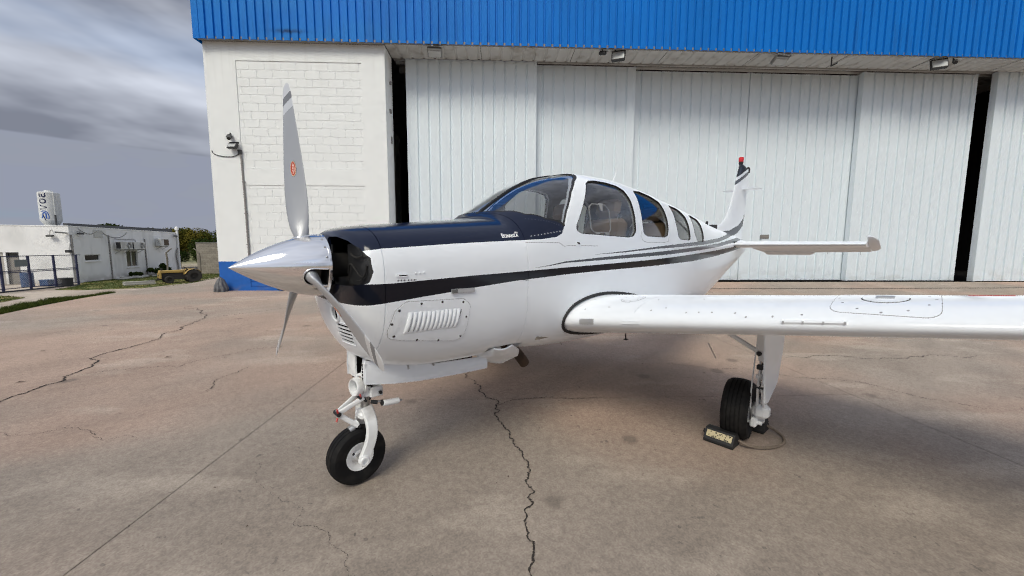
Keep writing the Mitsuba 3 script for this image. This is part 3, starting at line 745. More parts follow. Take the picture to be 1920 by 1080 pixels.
for s in (1, -1):
    rows = []
    for y in np.linspace(.04, 1.765, 12):
        le, te = stab_le(y), 8.05-.13*(y-.16)
        f = np.array(foil(24, .085, .0001)); c = te-le
        pts = np.stack([le+f[:, 0]*c, np.full(len(f), -y*s), ZS+f[:, 1]*c], -1)
        keep = pts.copy(); keep[:, 0] = np.minimum(keep[:, 0], HX-.045*(y-.2)+.02)
        rows.append(keep)
    m = slab(rows)
    k = put('tailplane', m, M_WHITE, A, smooth=40)
    tag(k, 'white horizontal tailplane, '+('port' if s > 0 else 'starboard')+' side')
    rows = []
    for y in np.linspace(.20, 1.765, 12):
        hx = HX-.045*(y-.2)+.028; te = 8.0-.13*(y-.16) if y > .35 else 7.72+.28*(y-.2)/.15
        th = .030-.006*(y-.2)
        P_ = [(hx, -y*s, ZS+th), (hx+.05, -y*s, ZS+th*.93), (te, -y*s, ZS+.003), (te, -y*s, ZS-.003), (hx+.05, -y*s, ZS-th*.93), (hx, -y*s, ZS-th), (hx-.015, -y*s, ZS)]
        rows.append(droop(P_, hx, 15))
    e = put('elevator', slab(rows), M_WHITE, A, smooth=40)
    # horn balance at the tip: its nose rises as the trailing edge droops
    rows = []
    for y in (1.768, 1.79, 1.815, 1.84, 1.858, 1.870, 1.876):
        q = (y-1.768)/.110; x0 = 6.915+.26*q**3; x1 = 7.80-.20*q**3; th = .036*(1-q**2.2)+.003
        P_ = [(x0, -y*s, ZS), (x0+.03, -y*s, ZS+th*.6), (x0+.12, -y*s, ZS+th), (HX-.04, -y*s, ZS+th*.9), (x1, -y*s, ZS+.003), (x1, -y*s, ZS-.003), (HX-.04, -y*s, ZS-th*.9), (x0+.12, -y*s, ZS-th), (x0+.03, -y*s, ZS-th*.6)]
        rows.append(droop(P_, HX-.04, 13))
    put('horn_balance', slab(rows), M_WHITE, e, smooth=40)
    rows = []
    for y, te in ((.33, 8.06), (.36, 8.075), (.98, 8.045), (1.06, 7.93)):
        x0 = 7.86; P_ = [(x0, -y*s, ZS+.010), (te, -y*s, ZS+.002), (te, -y*s, ZS-.003), (x0, -y*s, ZS-.010)]
        rows.append(droop(P_, HX, 15.6))
    put('trim_tab', slab(rows), M_WHITE, e, smooth=30)
    for y in (1.22, 1.42, 1.63):
        b = droop([(7.86-.13*(y-.16)+.13, -y*s, ZS)], HX, 15)[0]
        put('static_wick', rod(b, b+np.array([.16, 0, -.055]), .0018, 5), M_RUBBER, e)
    put('root_seal', mov(bx(6.78, 7.02, -.008, .008, ZS-.045, ZS+.05, .004), 0, -s*(.155), 0), M_RUBBER, k)
# fin: leading edge swept up out of the dorsal fillet, rudder behind it
FLE = [(6.05, 1.745), (6.40, 1.795), (6.60, 1.85), (6.78, 1.955), (6.93, 2.12), (7.04, 2.30), (7.12, 2.48), (7.20, 2.64), (7.27, 2.78), (7.315, 2.86)]
FHX = [(7.50, 1.60), (7.50, 1.62), (7.505, 1.68), (7.52, 1.80), (7.56, 2.02), (7.60, 2.22), (7.635, 2.42), (7.67, 2.60), (7.70, 2.75), (7.705, 2.86)]
rows = []
for (lx, lz), (hx, hz) in zip(FLE, FHX):
    c = (hx-lx); n = 14; u = (1-np.cos(np.linspace(0, np.pi/2, n)))
    th = .060*np.sqrt(np.clip(1-(1-u)**2, 0, 1))*min(1, .55+.3*(2.9-lz))
    L_ = [(lx+c*a, -t, lz+(hz-lz)*a) for a, t in zip(u, th)]
    R2 = [(x, -y, z) for x, y, z in L_[::-1]]
    rows.append(L_+R2[:-1])
k = put('fin', slab(rows), M_FIN, A, smooth=45); tag(k, 'white swept fin with black cap')
rows = []
for (hx, hz), tx in zip(FHX[1:-1], (7.60, 7.62, 7.66, 7.745, 7.79, 7.83, 7.865, 7.895)):
    th = .038*min(1, .55+.3*(2.9-hz)); hx += .012
    rows.append([(hx, -th, hz), (hx-.01, 0, hz), (hx, th, hz), (tx+.0, .004, hz+.02), (tx, -.004, hz+.02)])
put('rudder', slab(rows), M_FIN, A, smooth=30)
cap = []
for z, x0, x1, w in ((2.862, 7.315, 7.705, .036), (2.885, 7.325, 7.60, .034), (2.90, 7.33, 7.48, .03)):
    n = 12; g = np.arange(n)*2*np.pi/n
    cap.append([((x0+x1)/2+(x1-x0)/2*math.cos(t), w*math.sin(t), z) for t in g])
put('fin_cap', slab(cap), mat('fin_cap_black', BLACKBLUE, .3, coat=.8), A, smooth=50)
put('beacon', mov(lathe([(0, 0), (.036, 0), (.040, .02), (.040, .06), (.037, .075), (.020, .082), (0, .083)], 24), 7.392, 0, 2.945), M_REDLENS, A, smooth=40)
put('base', mov(lathe([(0, 0), (.028, 0), (.034, .03), (.037, .052), (0, .053)], 24), 7.392, 0, 2.893), M_RUBBER, A+'__beacon', smooth=40)
k = put('tail_light', mov(rot(lathe([(0, -.09), (.02, -.07), (.03, -.02), (.03, .03), (.018, .06), (0, .065)], 16), 82, [0, 1, 0]), 7.80, 0, 2.87) if False else mov(lathe([(0, 0), (.028, .01), (.034, .05), (.030, .09), (.016, .115), (0, .118)], 16), 7.80, 0, 2.80), M_RUBBER, A, smooth=40)
for s in (1, -1):
    put('tail_antenna', bx(7.40, 7.63, *sorted((-s*.04, -s*.30)), 2.475, 2.481, .002), M_WHITE, A)
k = put('whip_antenna', tube([(3.30, 0, 2.04), (3.36, 0, 2.13), (3.44, 0, 2.27)], [.016, .010, .003], 8), M_WHITE, A, smooth=60)
put('roof_antenna', slab([[(5.9, -.006, 1.78), (6.02, -.006, 1.76), (6.02, .006, 1.76), (5.9, .006, 1.78)], [(5.98, -.003, 1.86), (6.05, -.003, 1.86), (6.05, .003, 1.86), (5.98, .003, 1.86)]]), M_RUBBER, A)
put('dorsal_air_scoop', slab([[(6.10, -.05, 1.76), (6.30, -.05, 1.745), (6.30, .05, 1.745), (6.10, .05, 1.76)], [(6.20, -.045, 1.815), (6.30, -.045, 1.815), (6.30, .045, 1.815), (6.20, .045, 1.815)]]), M_RUBBER, A)
put('belly_antenna', tube([(2.35, -.12, .66), (2.42, -.12, .575)], [.004, .002], 6), M_RUBBER, A)

# ---------------------------------------------------------------- cabin
put('cabin_floor', bx(1.7, 4.6, -.48, .48, .80, .84), M_TRIM, A)
put('glareshield', slab([[(1.62, -.47, 1.60), (1.62, .47, 1.60), (1.62, .47, 1.57), (1.62, -.47, 1.57)], [(1.93, -.49, 1.655), (1.93, .49, 1.655), (1.93, .49, 1.60), (1.93, -.49, 1.60)], [(1.985, -.49, 1.64), (1.985, .49, 1.64), (1.985, .49, 1.60), (1.985, -.49, 1.60)]]), M_PANEL, A, smooth=30)
ipn = put('instrument_panel', bx(1.95, 1.98, -.48, .48, 1.18, 1.61, .01), M_PANEL, A)
M_SCREEN = mat('display_glass', (.008, .01, .014), .1, coat=1)
for y in (-.27, .12): put('display', bx(1.978, 1.984, y-.14, y+.14, 1.34, 1.55, .003), M_SCREEN, ipn)
for s in (-1, 1):
    k = put('control_yoke', tube(spline([(2.14, s*.27-.11, 1.44), (2.14, s*.27-.13, 1.36), (2.14, s*.27-.06, 1.31), (2.14, s*.27+.06, 1.31), (2.14, s*.27+.13, 1.36), (2.14, s*.27+.11, 1.44)], 20), .015, 8), M_RUBBER, A, smooth=60)
    put('shaft', rod((1.96, s*.27, 1.315), (2.14, s*.27, 1.315), .014), M_STEEL, k, smooth=60)
k = put('compass', mov(lathe([(0, -.055), (.03, -.055), (.052, -.03), (.056, .0), (.05, .03), (.03, .048), (0, .05)], 20), 1.78, .02, 1.745), M_PANEL, A, smooth=50)
put('stalk', rod((1.78, .02, 1.63), (1.78, .02, 1.70), .018), M_PANEL, k, smooth=60)
def seat(x, y, back=1):
    s_ = put('seat', bx(x-.24*back, x+.22*back, y-.22, y+.22, 1.08, 1.22, .05) if back > 0 else bx(x-.22, x+.24, y-.22, y+.22, 1.08, 1.22, .05), M_LEATHER, A, smooth=30)
    put('backrest', mov(rot(bx(-.06, .06, -.22, .22, 0, .56, .045), 14*back, [0, 1, 0]), x+.20*back, y, 1.17), M_LEATHER, s_, smooth=30)
    put('headrest', mov(rot(bx(-.045, .045, -.13, .13, 0, .17, .04), 14*back, [0, 1, 0]), x+.345*back, y, 1.735), M_LEATHER, s_, smooth=30)
    put('pedestal', bx(x-.16, x+.16, y-.16, y+.16, .84, 1.08, .02), M_PANEL, s_)
for x, b in ((2.52, 1), (3.35, 1)):
    for y in (-.27, .27): seat(x, y, b)
put('map_pocket', bx(2.62, 2.98, -.53, -.515, 1.30, 1.53, .005), M_LEATHER, A)
# storm window in the pilot's side pane: thin frame and three latches
W = A+'__cabin_window'
sw = rounded(Polygon([(2.235, 1.60), (2.245, 1.765), (2.29, 1.80), (2.455, 1.80), (2.50, 1.76), (2.50, 1.60), (2.47, 1.575), (2.27, 1.575)]), .015)
put('storm_window_frame', wrap(plate(sw.buffer(.0028).difference(sw.buffer(-.0028)), -.014, -.007)), mat('clear_plastic', (.24, .24, .235), .3), W, smooth=30)
for x, z in ((2.40, 1.80), (2.32, 1.565), (2.45, 1.565)):
    put('latch', wrap(plate(union_all([sbox(x-.028, z-.004, x+.028, z+.012), Polygon([(x-.022, z-.004), (x+.022, z-.004), (x+.010, z-.05), (x-.012, z-.05)])]), -.022, -.008)), 'mat_clear_plastic', W, smooth=30)

# ---------------------------------------------------------------- landing gear
def wheel(parent, x, y, z, R, w, rim, yaw=0.0, grooves=4):
    """tyre with ribbed tread and a hub, axle along y"""
    h = w/2; n = 14; prof = []
    for t in np.linspace(-1, 1, 2*n+1):
        a = abs(t)
        r = R-(R*.045)*a**2-(R*.13)*max(0, a-.72)**1.5*2.2
        prof.append((r, t*h*.88))
    gp = []
    gs = np.linspace(-.52, .52, grooves)
    for r, q in prof:
        gp.append((r, q))
    out = []
    for r, q in gp: out.append((r, q))
    dense = []
    for q in np.linspace(-h*.88, h*.88, 121):
        r = float(np.interp(q, [p[1] for p in prof], [p[0] for p in prof]))
        if min(abs(q/(h*.88)-g) for g in gs) < .035: r -= .0065
        dense.append((r, q))
    rb = rim
    side = [(R*.90, h*.96), (R*.82, h*1.0), (R*.72, h*.97), (rb+.012, h*.80), (rb, h*.72)]
    prof = [(r, -q) for r, q in side[::-1]]+dense+side+[(rb-.02, h*.5), (rb-.02, -h*.5)]
    prof = prof+[prof[0]]
    t = lathe(prof, 72, 'y')
    M = trimesh.transformations.rotation_matrix(yaw, [0, 0, 1]); M[:3, 3] = [x, y, z]
    wk = parent
    put('tyre', xf(t, M), M_TYRE, wk, smooth=25)
    rp = [(0, -h*.50), (.03, -h*.54), (rb*.36, -h*.54), (rb*.40, -h*.42), (rb*.56, -h*.42), (rb*.60, -h*.54), (rb*.97, -h*.80), (rb+.003, -h*.81)]
    rp = rp+[(r, -q) for r, q in rp[::-1]]
    put('rim', xf(lathe(rp, 48, 'y'), M), M_GEARW, wk, smooth=30)
    for s in (-1, 1):
        for i in range(3):
            a = i*2*math.pi/3+.5
            c = rot(trimesh.creation.cylinder(radius=.0075, height=.012, sections=8), 90, [1, 0, 0])
            c = mov(c, rb*.48*math.cos(a), s*h*.42, rb*.48*math.sin(a)); put('hub_bolt', xf(c, M), M_RUBBER, wk)
NGX, NGZ, NR = 0.585, 0.176, 0.176
NG = A+'__nose_gear'
wheel(NG+'__wheel', NGX, 0, NGZ, NR, .125, .083, yaw=0.06, grooves=3)
# fork leg on the port side of the wheel and its mate on the far side
for s in (-1, 1):
    fk = []
    pts = spline([(.640, s*.035, .475), (.648, s*.060, .425), (.650, s*.087, .36), (.632, s*.096, .27), (NGX+.002, s*.096, .178)], 26)
    rows = []
    for i, p in enumerate(pts):
        t = np.gradient(pts, axis=0)[i]; t /= np.linalg.norm(t); a = np.cross(t, [0, 1, 0]); a /= np.linalg.norm(a); b = np.cross(t, a)
        wd, td = (.036-.006*i/25), .016
        rows.append([p+a*wd*u+b*td*v for u, v in ((-1, -.6), (-.8, -1), (-.25, -1), (-.15, -.7), (.15, -.7), (.25, -1), (.8, -1), (1, -.6), (1, .6), (.8, 1), (-.8, 1), (-1, .6))])
    put('fork_leg', slab(rows), M_GEARW, NG, smooth=35)
    ax = lathe([(.0, .0), (.018, 0), (.018, .006), (.031, .010), (.031, .04), (.026, .045), (.016, .045), (.016, .030), (0, .030)], 24, 'y')
    ax = ax if s > 0 else mirror(ax)
    if s < 0: ax.invert()
    put('axle_cap', mov(ax, NGX, s*.085, NGZ), M_GEARW, NG, smooth=35)
put('fork_head', bx(.598, .690, -.052, .052, .395, .445, .015), M_GEARW, NG, smooth=35)
put('fork_socket', mov(lathe([(.0, -.03), (.044, -.03), (.046, .03), (.0, .03)], 24), .645, 0, .432), M_GEARW, NG, smooth=35)
put('axle', rod((NGX, -.10, NGZ), (NGX, .10, NGZ), .016), M_STEEL, NG, smooth=60)
put('shock_strut', rod((.645, 0, .44), (.656, 0, .56), .0275, 20), M_STEEL, NG, smooth=60)
put('strut_tube', rod((.656, 0, .545), (.70, 0, .86), .042, 20), M_GEARW, NG, smooth=60)
put('collar', mov(lathe([(0, -.022), (.050, -.022), (.054, -.015), (.054, .015), (.050, .022), (0, .022)], 28), .658, 0, .562), M_GEARW, NG, smooth=35)
# torque links, drawn as tapered V-arms
def arm(p0, p1, w0, w1, t):
    p0, p1 = np.array(p0), np.array(p1); d = p1-p0; d /= np.linalg.norm(d); a = np.array([0, 1.0, 0]); b = np.cross(d, a)
    rows = []
    for p, w in ((p0, w0), (p0+(p1-p0)*.5, (w0+w1)/2*.8), (p1, w1)):
        rows.append([p+a*w*u+b*t*v for u, v in ((-1, -.6), (-.6, -1), (.6, -1), (1, -.6), (1, .6), (.6, 1), (-.6, 1), (-1, .6))])
    return slab(rows)
JX = (.480, -.0, .468)
for s in (-1, 1):
    put('torque_link', arm((.622, s*.045, .540), (JX[0], s*.010, JX[2]), .011, .008, .014), M_GEARW, NG, smooth=30)
    put('torque_link', arm((.585, s*.030, .368), (JX[0], s*.012, JX[2]-.004), .012, .009, .013), M_GEARW, NG, smooth=30)
put('link_pin', rod((JX[0], -.032, JX[2]), (JX[0], .032, JX[2]), .014), M_RUBBER, NG, smooth=60)
for p in ((.60, -.055, .545), (.632, -.058, .520), (.590, -.048, .365)): put('link_bolt', rod(p, (p[0], p[1]+.11, p[2]), .0085), M_RUBBER, NG, smooth=60)
for p0, p1 in (((.472, -.035, .482), (.466, -.04, .508)), ((.470, -.03, .452), (.460, -.04, .434)), ((.60, -.06, .556), (.59, -.075, .575))): put('red_tag', rod(p0, p1, .005), M_REDP, NG)
put('lug', rod((.565, 0, .358), (.60, 0, .375), .022), M_GEARW, NG, smooth=40)
put('lug_ring', mov(rot(lathe([(.010, -.016), (.021, -.016), (.021, .016), (.010, .016), (.010, -.016)], 20), 70, [0, 1, 0]), .556, -.01, .352), M_ALU, NG, smooth=40)
# taxi lamp bracket: an open ring with a lens recess
ld = np.array([-.985, -.165, .06]); ld /= np.linalg.norm(ld)
rg = lathe([(.040, -.020), (.052, -.020), (.056, -.012), (.056, .012), (.052, .020), (.044, .020), (.040, 0), (.040, -.020)], 36)
M = trimesh.geometry.align_vectors([0, 0, 1], ld); M[:3, 3] = [.588, -.025, .612]
k = put('taxi_lamp', xf(rg, M), M_GEARW, NG, smooth=35)
put('lens', xf(lathe([(0, -.030), (.03, -.026), (.041, -.018), (.041, -.024), (0, -.036)], 30), M), M_CLEARLENS, k, smooth=50)
M2 = M.copy(); M2[:3, 3] = M[:3, 3]-ld*.034+np.array([0, 0, .014])
put('backing_ring', xf(lathe([(.048, -.008), (.064, -.008), (.064, .008), (.048, .008), (.048, -.008)], 36), M2), M_GEARW, k, smooth=35)
put('bracket', slab([[(.60, -.045, .548), (.66, -.045, .546), (.66, .045, .546), (.60, .045, .548)], [(.612, -.012, .62), (.64, -.012, .62), (.64, .012, .62), (.612, .012, .62)]]), M_GEARW, k)
# steering damper and the drag brace behind the strut
put('steering_lug', bx(.655, .735, -.075, -.035, .535, .598, .006), M_GEARW, NG)
put('lug_bolt', rod((.715, -.085, .560), (.715, -.02, .560), .011), M_RUBBER, NG, smooth=60)
put('steering_damper', mov(rot(lathe([(0, -.052), (.017, -.052), (.019, -.047), (.019, .047), (.017, .052), (0, .052)], 20, 'x'), 5, [0, 1, 0]), .772, -.10, .489), M_GEARW, NG, smooth=35)
put('damper_rod', rod((.655, -.07, .512), (.845, -.105, .482), .007), M_STEEL, NG, smooth=60)
put('rod_collar', mov(rot(trimesh.creation.cylinder(radius=.019, height=.010, sections=16), 90, [0, 1, 0]), .717, -.092, .497), M_RUBBER, NG, smooth=40)
put('rod_end', rod((.655, -.07, .513), (.692, -.083, .503), .012), M_RUBBER, NG, smooth=40)
for s in (-1, 1): put('drag_brace', rod((.69, s*.03, .575), (1.05, s*.05, .785), .013), M_GEARW, NG, smooth=60)
put('actuating_arm', arm((.655, -.03, .57), (.72, -.03, .80), .012, .012, .012), M_GEARW, NG, smooth=30)
put('hose', tube(spline([(.70, -.05, .80), (.67, -.062, .70), (.668, -.06, .60), (.655, -.055, .52)], 14), .006, 6), M_RUBBER, NG, smooth=60)
# nose gear doors, hanging open either side of the well; the port one reaches aft under the cowl
def door_nose(s):
    top = [(.600, .795, .130), (.76, .745, .148), (.92, .712, .165), (1.07, .696, .183), (1.22, .690, .202), (1.42, .690, .250)]
    bot = [.652, .624, .607, .600, .596, .604]
    rows = []
    for (x, zt_, y), zb_ in zip(top, bot):
        rows.append([(x, s*y, zt_), (x, s*(y+.018), (zt_+zb_)/2), (x, s*(y+.012), zb_), (x, s*(y+.002), zb_), (x, s*(y+.008), (zt_+zb_)/2), (x, s*(y-.010), zt_)])
    return slab(rows)
for s in (-1, 1):
    k = put('nose_gear_door', door_nose(s), M_WHITE, A, smooth=35)
    for x in (.86, 1.03):
        put('hinge', rod((x, s*(.150+.1*(x-.8)), .735-.12*(x-.8)), (x, s*(.168+.1*(x-.8)), .70-.05*(x-.8)), .006), M_STEEL, k)
put('wheel_well', cat(bx(.62, 1.40, -.118, -.110, .63, .80), bx(.62, 1.40, .110, .118, .63, .80), bx(1.38, 1.40, -.11, .11, .63, .80)), M_DARK, A)
put('front_door_plate', bx(.604, .614, .02, .15, .655, .86), M_GEARW, A)
put('door_edge', bx(.594, .604, -.142, -.122, .655, .78), M_WHITE, A)
for i in range(5): put('hinge_lug', bx(.592, .603, -.120, -.106, .675+.02*i, .690+.02*i, .002), M_RUBBER, A+'__door_edge')
# cowl flap hanging open ahead of the exhaust, and the exhaust stack
for s in (-1, 1):
    f0 = np.array([(1.36, .215, .694), (1.365, .30, .700), (1.35, .38, .728), (1.335, .44, .790)])
    f1 = np.array([(1.585, .235, .598), (1.685, .300, .650), (1.63, .375, .715), (1.515, .425, .782)])
    rows = []
    for t in np.linspace(0, 1, 9):
        c = f0+(f1-f0)*t; c[:, 2] -= .018*math.sin(math.pi*t)
        c = np.vstack([c, (c+np.array([0, -.004, .009]))[::-1]]); c[:, 1] *= s
        rows.append(c)
    put('cowl_flap', slab(rows), M_WHITE, A, smooth=35)
    ep = spline([(1.42, s*.20, .82), (1.62, s*.215, .745), (1.835, s*.225, .545)], 14)
    ex = tube(ep, .040, 20, caps=False); ex2 = tube(ep, .035, 20, caps=False); ex2.invert()
    put('exhaust_pipe', cat(ex, ex2), M_EXH, A, smooth=50)
# main gear: trailing leg outboard of the wheel
MX, MY, MR = 2.967, 1.434, .228
def main_gear(s):
    G = numbered(A+'__main_gear')
    Y = lambda y: s*y
    wheel(G+'__wheel', MX, Y(MY), MR, MR, .180, .088, yaw=-s*.10, grooves=4)
    put('leg', slab([[(2.86+dx*.036-.0, Y(1.575)+dy*.03, .94) for dx, dy in ((-1, -1), (1, -1), (1, 1), (-1, 1))], [(2.93+dx*.03, Y(1.585)+dy*.026, .64) for dx, dy in ((-1, -1), (1, -1), (1, 1), (-1, 1))]]), M_GEARW, G)
    put('shock_strut', rod((2.93, Y(1.585), .66), (2.96, Y(1.59), .30), .022, 16), M_CHROME, G, smooth=60)
    for d in (-1, 1):
        put('torque_link', arm((2.915+.03, Y(1.585)+d*.018, .62), (2.82, Y(1.60)+d*.012, .47), .010, .008, .02), M_GEARW, G, smooth=30)
        put('torque_link', arm((2.93, Y(1.585)+d*.022, .30), (2.82, Y(1.60)+d*.012, .47), .010, .008, .018), M_GEARW, G, smooth=30)
    put('link_pin', rod((2.82, Y(1.57), .47), (2.82, Y(1.63), .47), .013), M_RUBBER, G, smooth=60)
    put('knuckle', cat(bx(2.90, 3.01, *sorted((Y(1.535), Y(1.64))), .20, .31, .03), rod((MX, Y(1.36), MR), (MX, Y(1.62), MR), .022, 16)), M_GEARW, G, smooth=35)
    put('brake_caliper', cat(bx(2.90, 3.03, *sorted((Y(1.525), Y(1.57))), .13, .20, .012), rod((2.94, Y(1.51), .165), (2.94, Y(1.60), .165), .014), rod((3.0, Y(1.51), .165), (3.0, Y(1.60), .165), .014)), M_GEARW, G)
    put('brake_disc', mov(rot(trimesh.creation.cylinder(radius=.075, height=.012, sections=32), 90, [1, 0, 0]), MX, Y(1.532), MR), M_STEEL, G, smooth=40)
    put('side_brace', cat(rod((2.90, Y(1.57), .70), (2.78, Y(1.26), .90), .017), mov(trimesh.creation.icosphere(2, .026), 2.79, Y(1.30), .875)), M_GEARW, G, smooth=60)
    for p_ in ((2.875, Y(1.565), .70), (2.77, Y(1.285), .885)): put('brace_bolt', rod(p_, (p_[0]+.05, p_[1], p_[2]), .018), M_RUBBER, G, smooth=60)
    put('brake_hose', tube(spline([(2.90, Y(1.55), .88), (2.875, Y(1.545), .70), (2.86, Y(1.54), .52), (2.885, Y(1.53), .36), (2.93, Y(1.53), .20)], 24), .005, 6), M_GEARW, G, smooth=60)
    for z in (.60, .53, .42): put('fitting', bx(2.872, 2.905, *sorted((Y(1.555), Y(1.60))), z-.018, z+.018, .006), M_RUBBER if z != .53 else M_GEARW, G)
    d = [(2.60, .905), (2.66, .66), (2.745, .405), (3.03, .405+.045), (3.10, .62), (3.13, .86)]
    d = [(2.60, .93), (2.655, .66), (2.725, .395), (2.80, .385), (3.02, .475), (3.11, .68), (3.17, .93)]
    m = prism_y(rounded(Polygon(d), .01), -.005, .005); m = mov(m, 0, Y(1.655), 0)
    dk = put('gear_door', m, M_GEARW if False else M_WHITE, G)
    put('stiffener', bx(2.72, 2.98, *sorted((Y(1.628), Y(1.649))), .60, .625), M_GEARW, dk)
    put('door_link', rod((2.87, Y(1.60), .73), (2.80, Y(1.648), .71), .007), M_STEEL, dk)
for s in (-1, 1): main_gear(s)

# ================================================================ HANGAR  (u along its front, v into the building)
HO = np.array([1.480, 13.508]); HA = math.radians(-41.088)
E1 = np.array([math.cos(HA), math.sin(HA)]); E2 = np.array([-math.sin(HA), math.cos(HA)])
HM = np.eye(4); HM[:2, 0] = E1; HM[:2, 1] = E2; HM[:2, 3] = HO
def inh(m): return xf(m, HM)
H = 'hangar'
tag(H, 'big hangar with a blue corrugated fascia, white sliding doors and a white block pillar', 'hangar')
def uv_of(p):
    x, y = p.x-HO[0], p.y-HO[1]
    return x*E1[0]+y*E1[1], x*E2[0]+y*E2[1]
def hangar_wall(p, n, uv):
    u, v = uv_of(p)
    k = 1-0.05*fbm(u*3, v*3, p.z*3, octaves=4)
    c = mi.Color3f(.755, .775, .77)*k
    drip = sstep(.48, .8, fbm(u*9, v*9, p.z*.7, octaves=4))*sstep(5.5, 7.8, p.z)*.18
    c = mix(c, mi.Color3f(.42, .40, .36), drip)
    splash = sstep(.35, .7, fbm(u*4, 3, p.z*4, octaves=4))*sstep(.25, 0, p.z)*.5
    blue = mi.Color3f(.008, .105, .42)*(1-.12*fbm(u*6, v*6, p.z*6, octaves=3))
    c = dr.select(p.z < .96, mix(blue, mi.Color3f(.16, .15, .15), splash), c)
    return c
M_WALL = mat('hangar_wall', hangar_wall, rough=.75, bump=lambda p, n, uv: fbm(p.x*22, p.y*22, p.z*22, octaves=3), bscale=.004)
def blue_sheet(p, n, uv):
    u, v = uv_of(p)
    k = 1-.12*fbm(u*.9, 2, p.z*.5, octaves=3)+.11*(mikit.cell_rand(dr.floor(u/1.0))-.5)
    c = mi.Color3f(.003, .155, .56)*k
    fade = sstep(.45, .75, fbm(u*.35+4, 1, p.z*.8, octaves=3))*sstep(11, 3, u)*.35
    c = mix(c, mi.Color3f(.02, .20, .50), fade)
    sm = dr.exp(-dr.square((u-2.78)/.42)-dr.square((p.z-7.97)/.055))*(.5+.8*fbm(u*9, 1, p.z*9))
    c = mix(c, mi.Color3f(.008, .02, .06), dr.clip(sm, 0, 1)*.9)
    run = sstep(.6, .85, fbm(u*7, 4, p.z*.5, octaves=3))*.25
    return mix(c, mi.Color3f(.01, .06, .22), run)
M_BLUE = mat('blue_sheet', blue_sheet, rough=.5, spec=.15)
def door_sheet(p, n, uv):
    u, v = uv_of(p)
    k = 1-.03*fbm(u*2.2, v, p.z*.35, octaves=4)
    c = mi.Color3f(.675, .742, .785)*k
    st = sstep(.55, .85, fbm(u*14, 2, p.z*.4, octaves=3))*.03
    c = mix(c, mi.Color3f(.40, .40, .39), st)
    low = sstep(.9, .2, p.z)*sstep(.4, .7, fbm(u*3, 1, p.z*6, octaves=3))*.25
    return mix(c, mi.Color3f(.40, .36, .31), low)
M_DOOR = mat('door_sheet', door_sheet, rough=.45, spec=.4)
M_SOFF = mat('soffit_sheet', speckle((.50, .50, .48), .1, 3, (.28, .25, .21), 2.5), rough=.6)
M_STRUCT = mat('grey_steel', speckle((.20, .19, .18), .15, 6, (.12, .09, .07), 3), rough=.6)
M_PIPE = mat('grey_conduit', speckle((.22, .21, .20), .1, 9), rough=.5)
def corrugated(length, z0, z1, pitch, crest, slope, depth, lap=0):
    """trapezoidal sheet in the (u, z) plane facing -v; crests at v = 0"""
    pts, u = [], 0.0
    while u < length-1e-6:
        c = min(crest, length-u)
        pts += [(u, 0), (u+c, 0)]; u += c
        if u >= length-1e-6: break
        w = pitch-crest-2*slope
        for du, d in ((slope, depth), (w, depth), (slope, 0)):
            u = min(u+du, length); pts.append((u, d))
            if u >= length: break
        pts.pop() if d == 0 and u < length else None
    P = np.array(pts); n = len(P)
    V = np.vstack([np.c_[P[:, 0], P[:, 1], np.full(n, z0)], np.c_[P[:, 0], P[:, 1], np.full(n, z1)]])
    F = []
    for i in range(n-1): F += [[i, i+1, n+i+1], [i, n+i+1, n+i]]
    return trimesh.Trimesh(V, F, process=False)
# --- block pillar beside the doors: frame of render proud of two recessed panels of blocks
PW = 5.55
fr = sbox(0, 0, PW, 7.76).difference(sbox(.955, 3.94, 4.82, 7.21)).difference(sbox(.98, .12, 4.80, 3.42))
m = extrude(fr, .045); m.apply_transform(np.array([[1, 0, 0, 0], [0, 0, 1, 0], [0, 1, 0, 0], [0, 0, 0, 1.0]]))
if m.volume < 0: m.invert()
wl = put('wall', inh(m), M_WALL, H); tag(wl, 'white rendered pillar with a blue painted base')
put('wall_core', inh(cat(bx(0.002, PW-.002, .045, .86, 0, 7.76), bx(0.01, .30, .86, 24, 0, 11.4))), M_WALL, H)
Rb = random.Random(3)
blk = [bx(0, 1, 0, 1, 0, 1)]
def courses(u0, u1, z0, z1, ph):
    z, r = z0, 0
    bh, bw = .2505, .486
    while z < z1-.03:
        zt = min(z+bh-.008, z1)
        u = u0-(bw/2 if (r+ph) % 2 else 0)-.10
        while u < u1-.02:
            a, b = max(u, u0+.004), min(u+bw-.008, u1-.004)
            if b-a > .03:
                d = .019+Rb.uniform(-.002, .002)
                put('block', inh(bx(a+Rb.uniform(0, .002), b-Rb.uniform(0, .002), d, .0445, z+Rb.uniform(0, .002), zt, .004)), M_WALL, wl)
            u += bw
        z += bh; r += 1
put('mortar', inh(cat(bx(.956, 4.819, .031, .0448, 3.941, 7.209), bx(.981, 4.799, .031, .0448, .295, 3.419))), M_WALL, wl)
courses(.955, 4.82, 3.945, 7.21, 0)
courses(.98, 4.80, .30, 3.42, 1)
put('hatch_rail', inh(bx(.985, 4.79, .012, .044, .13, .29, .004)), M_WALL, wl)
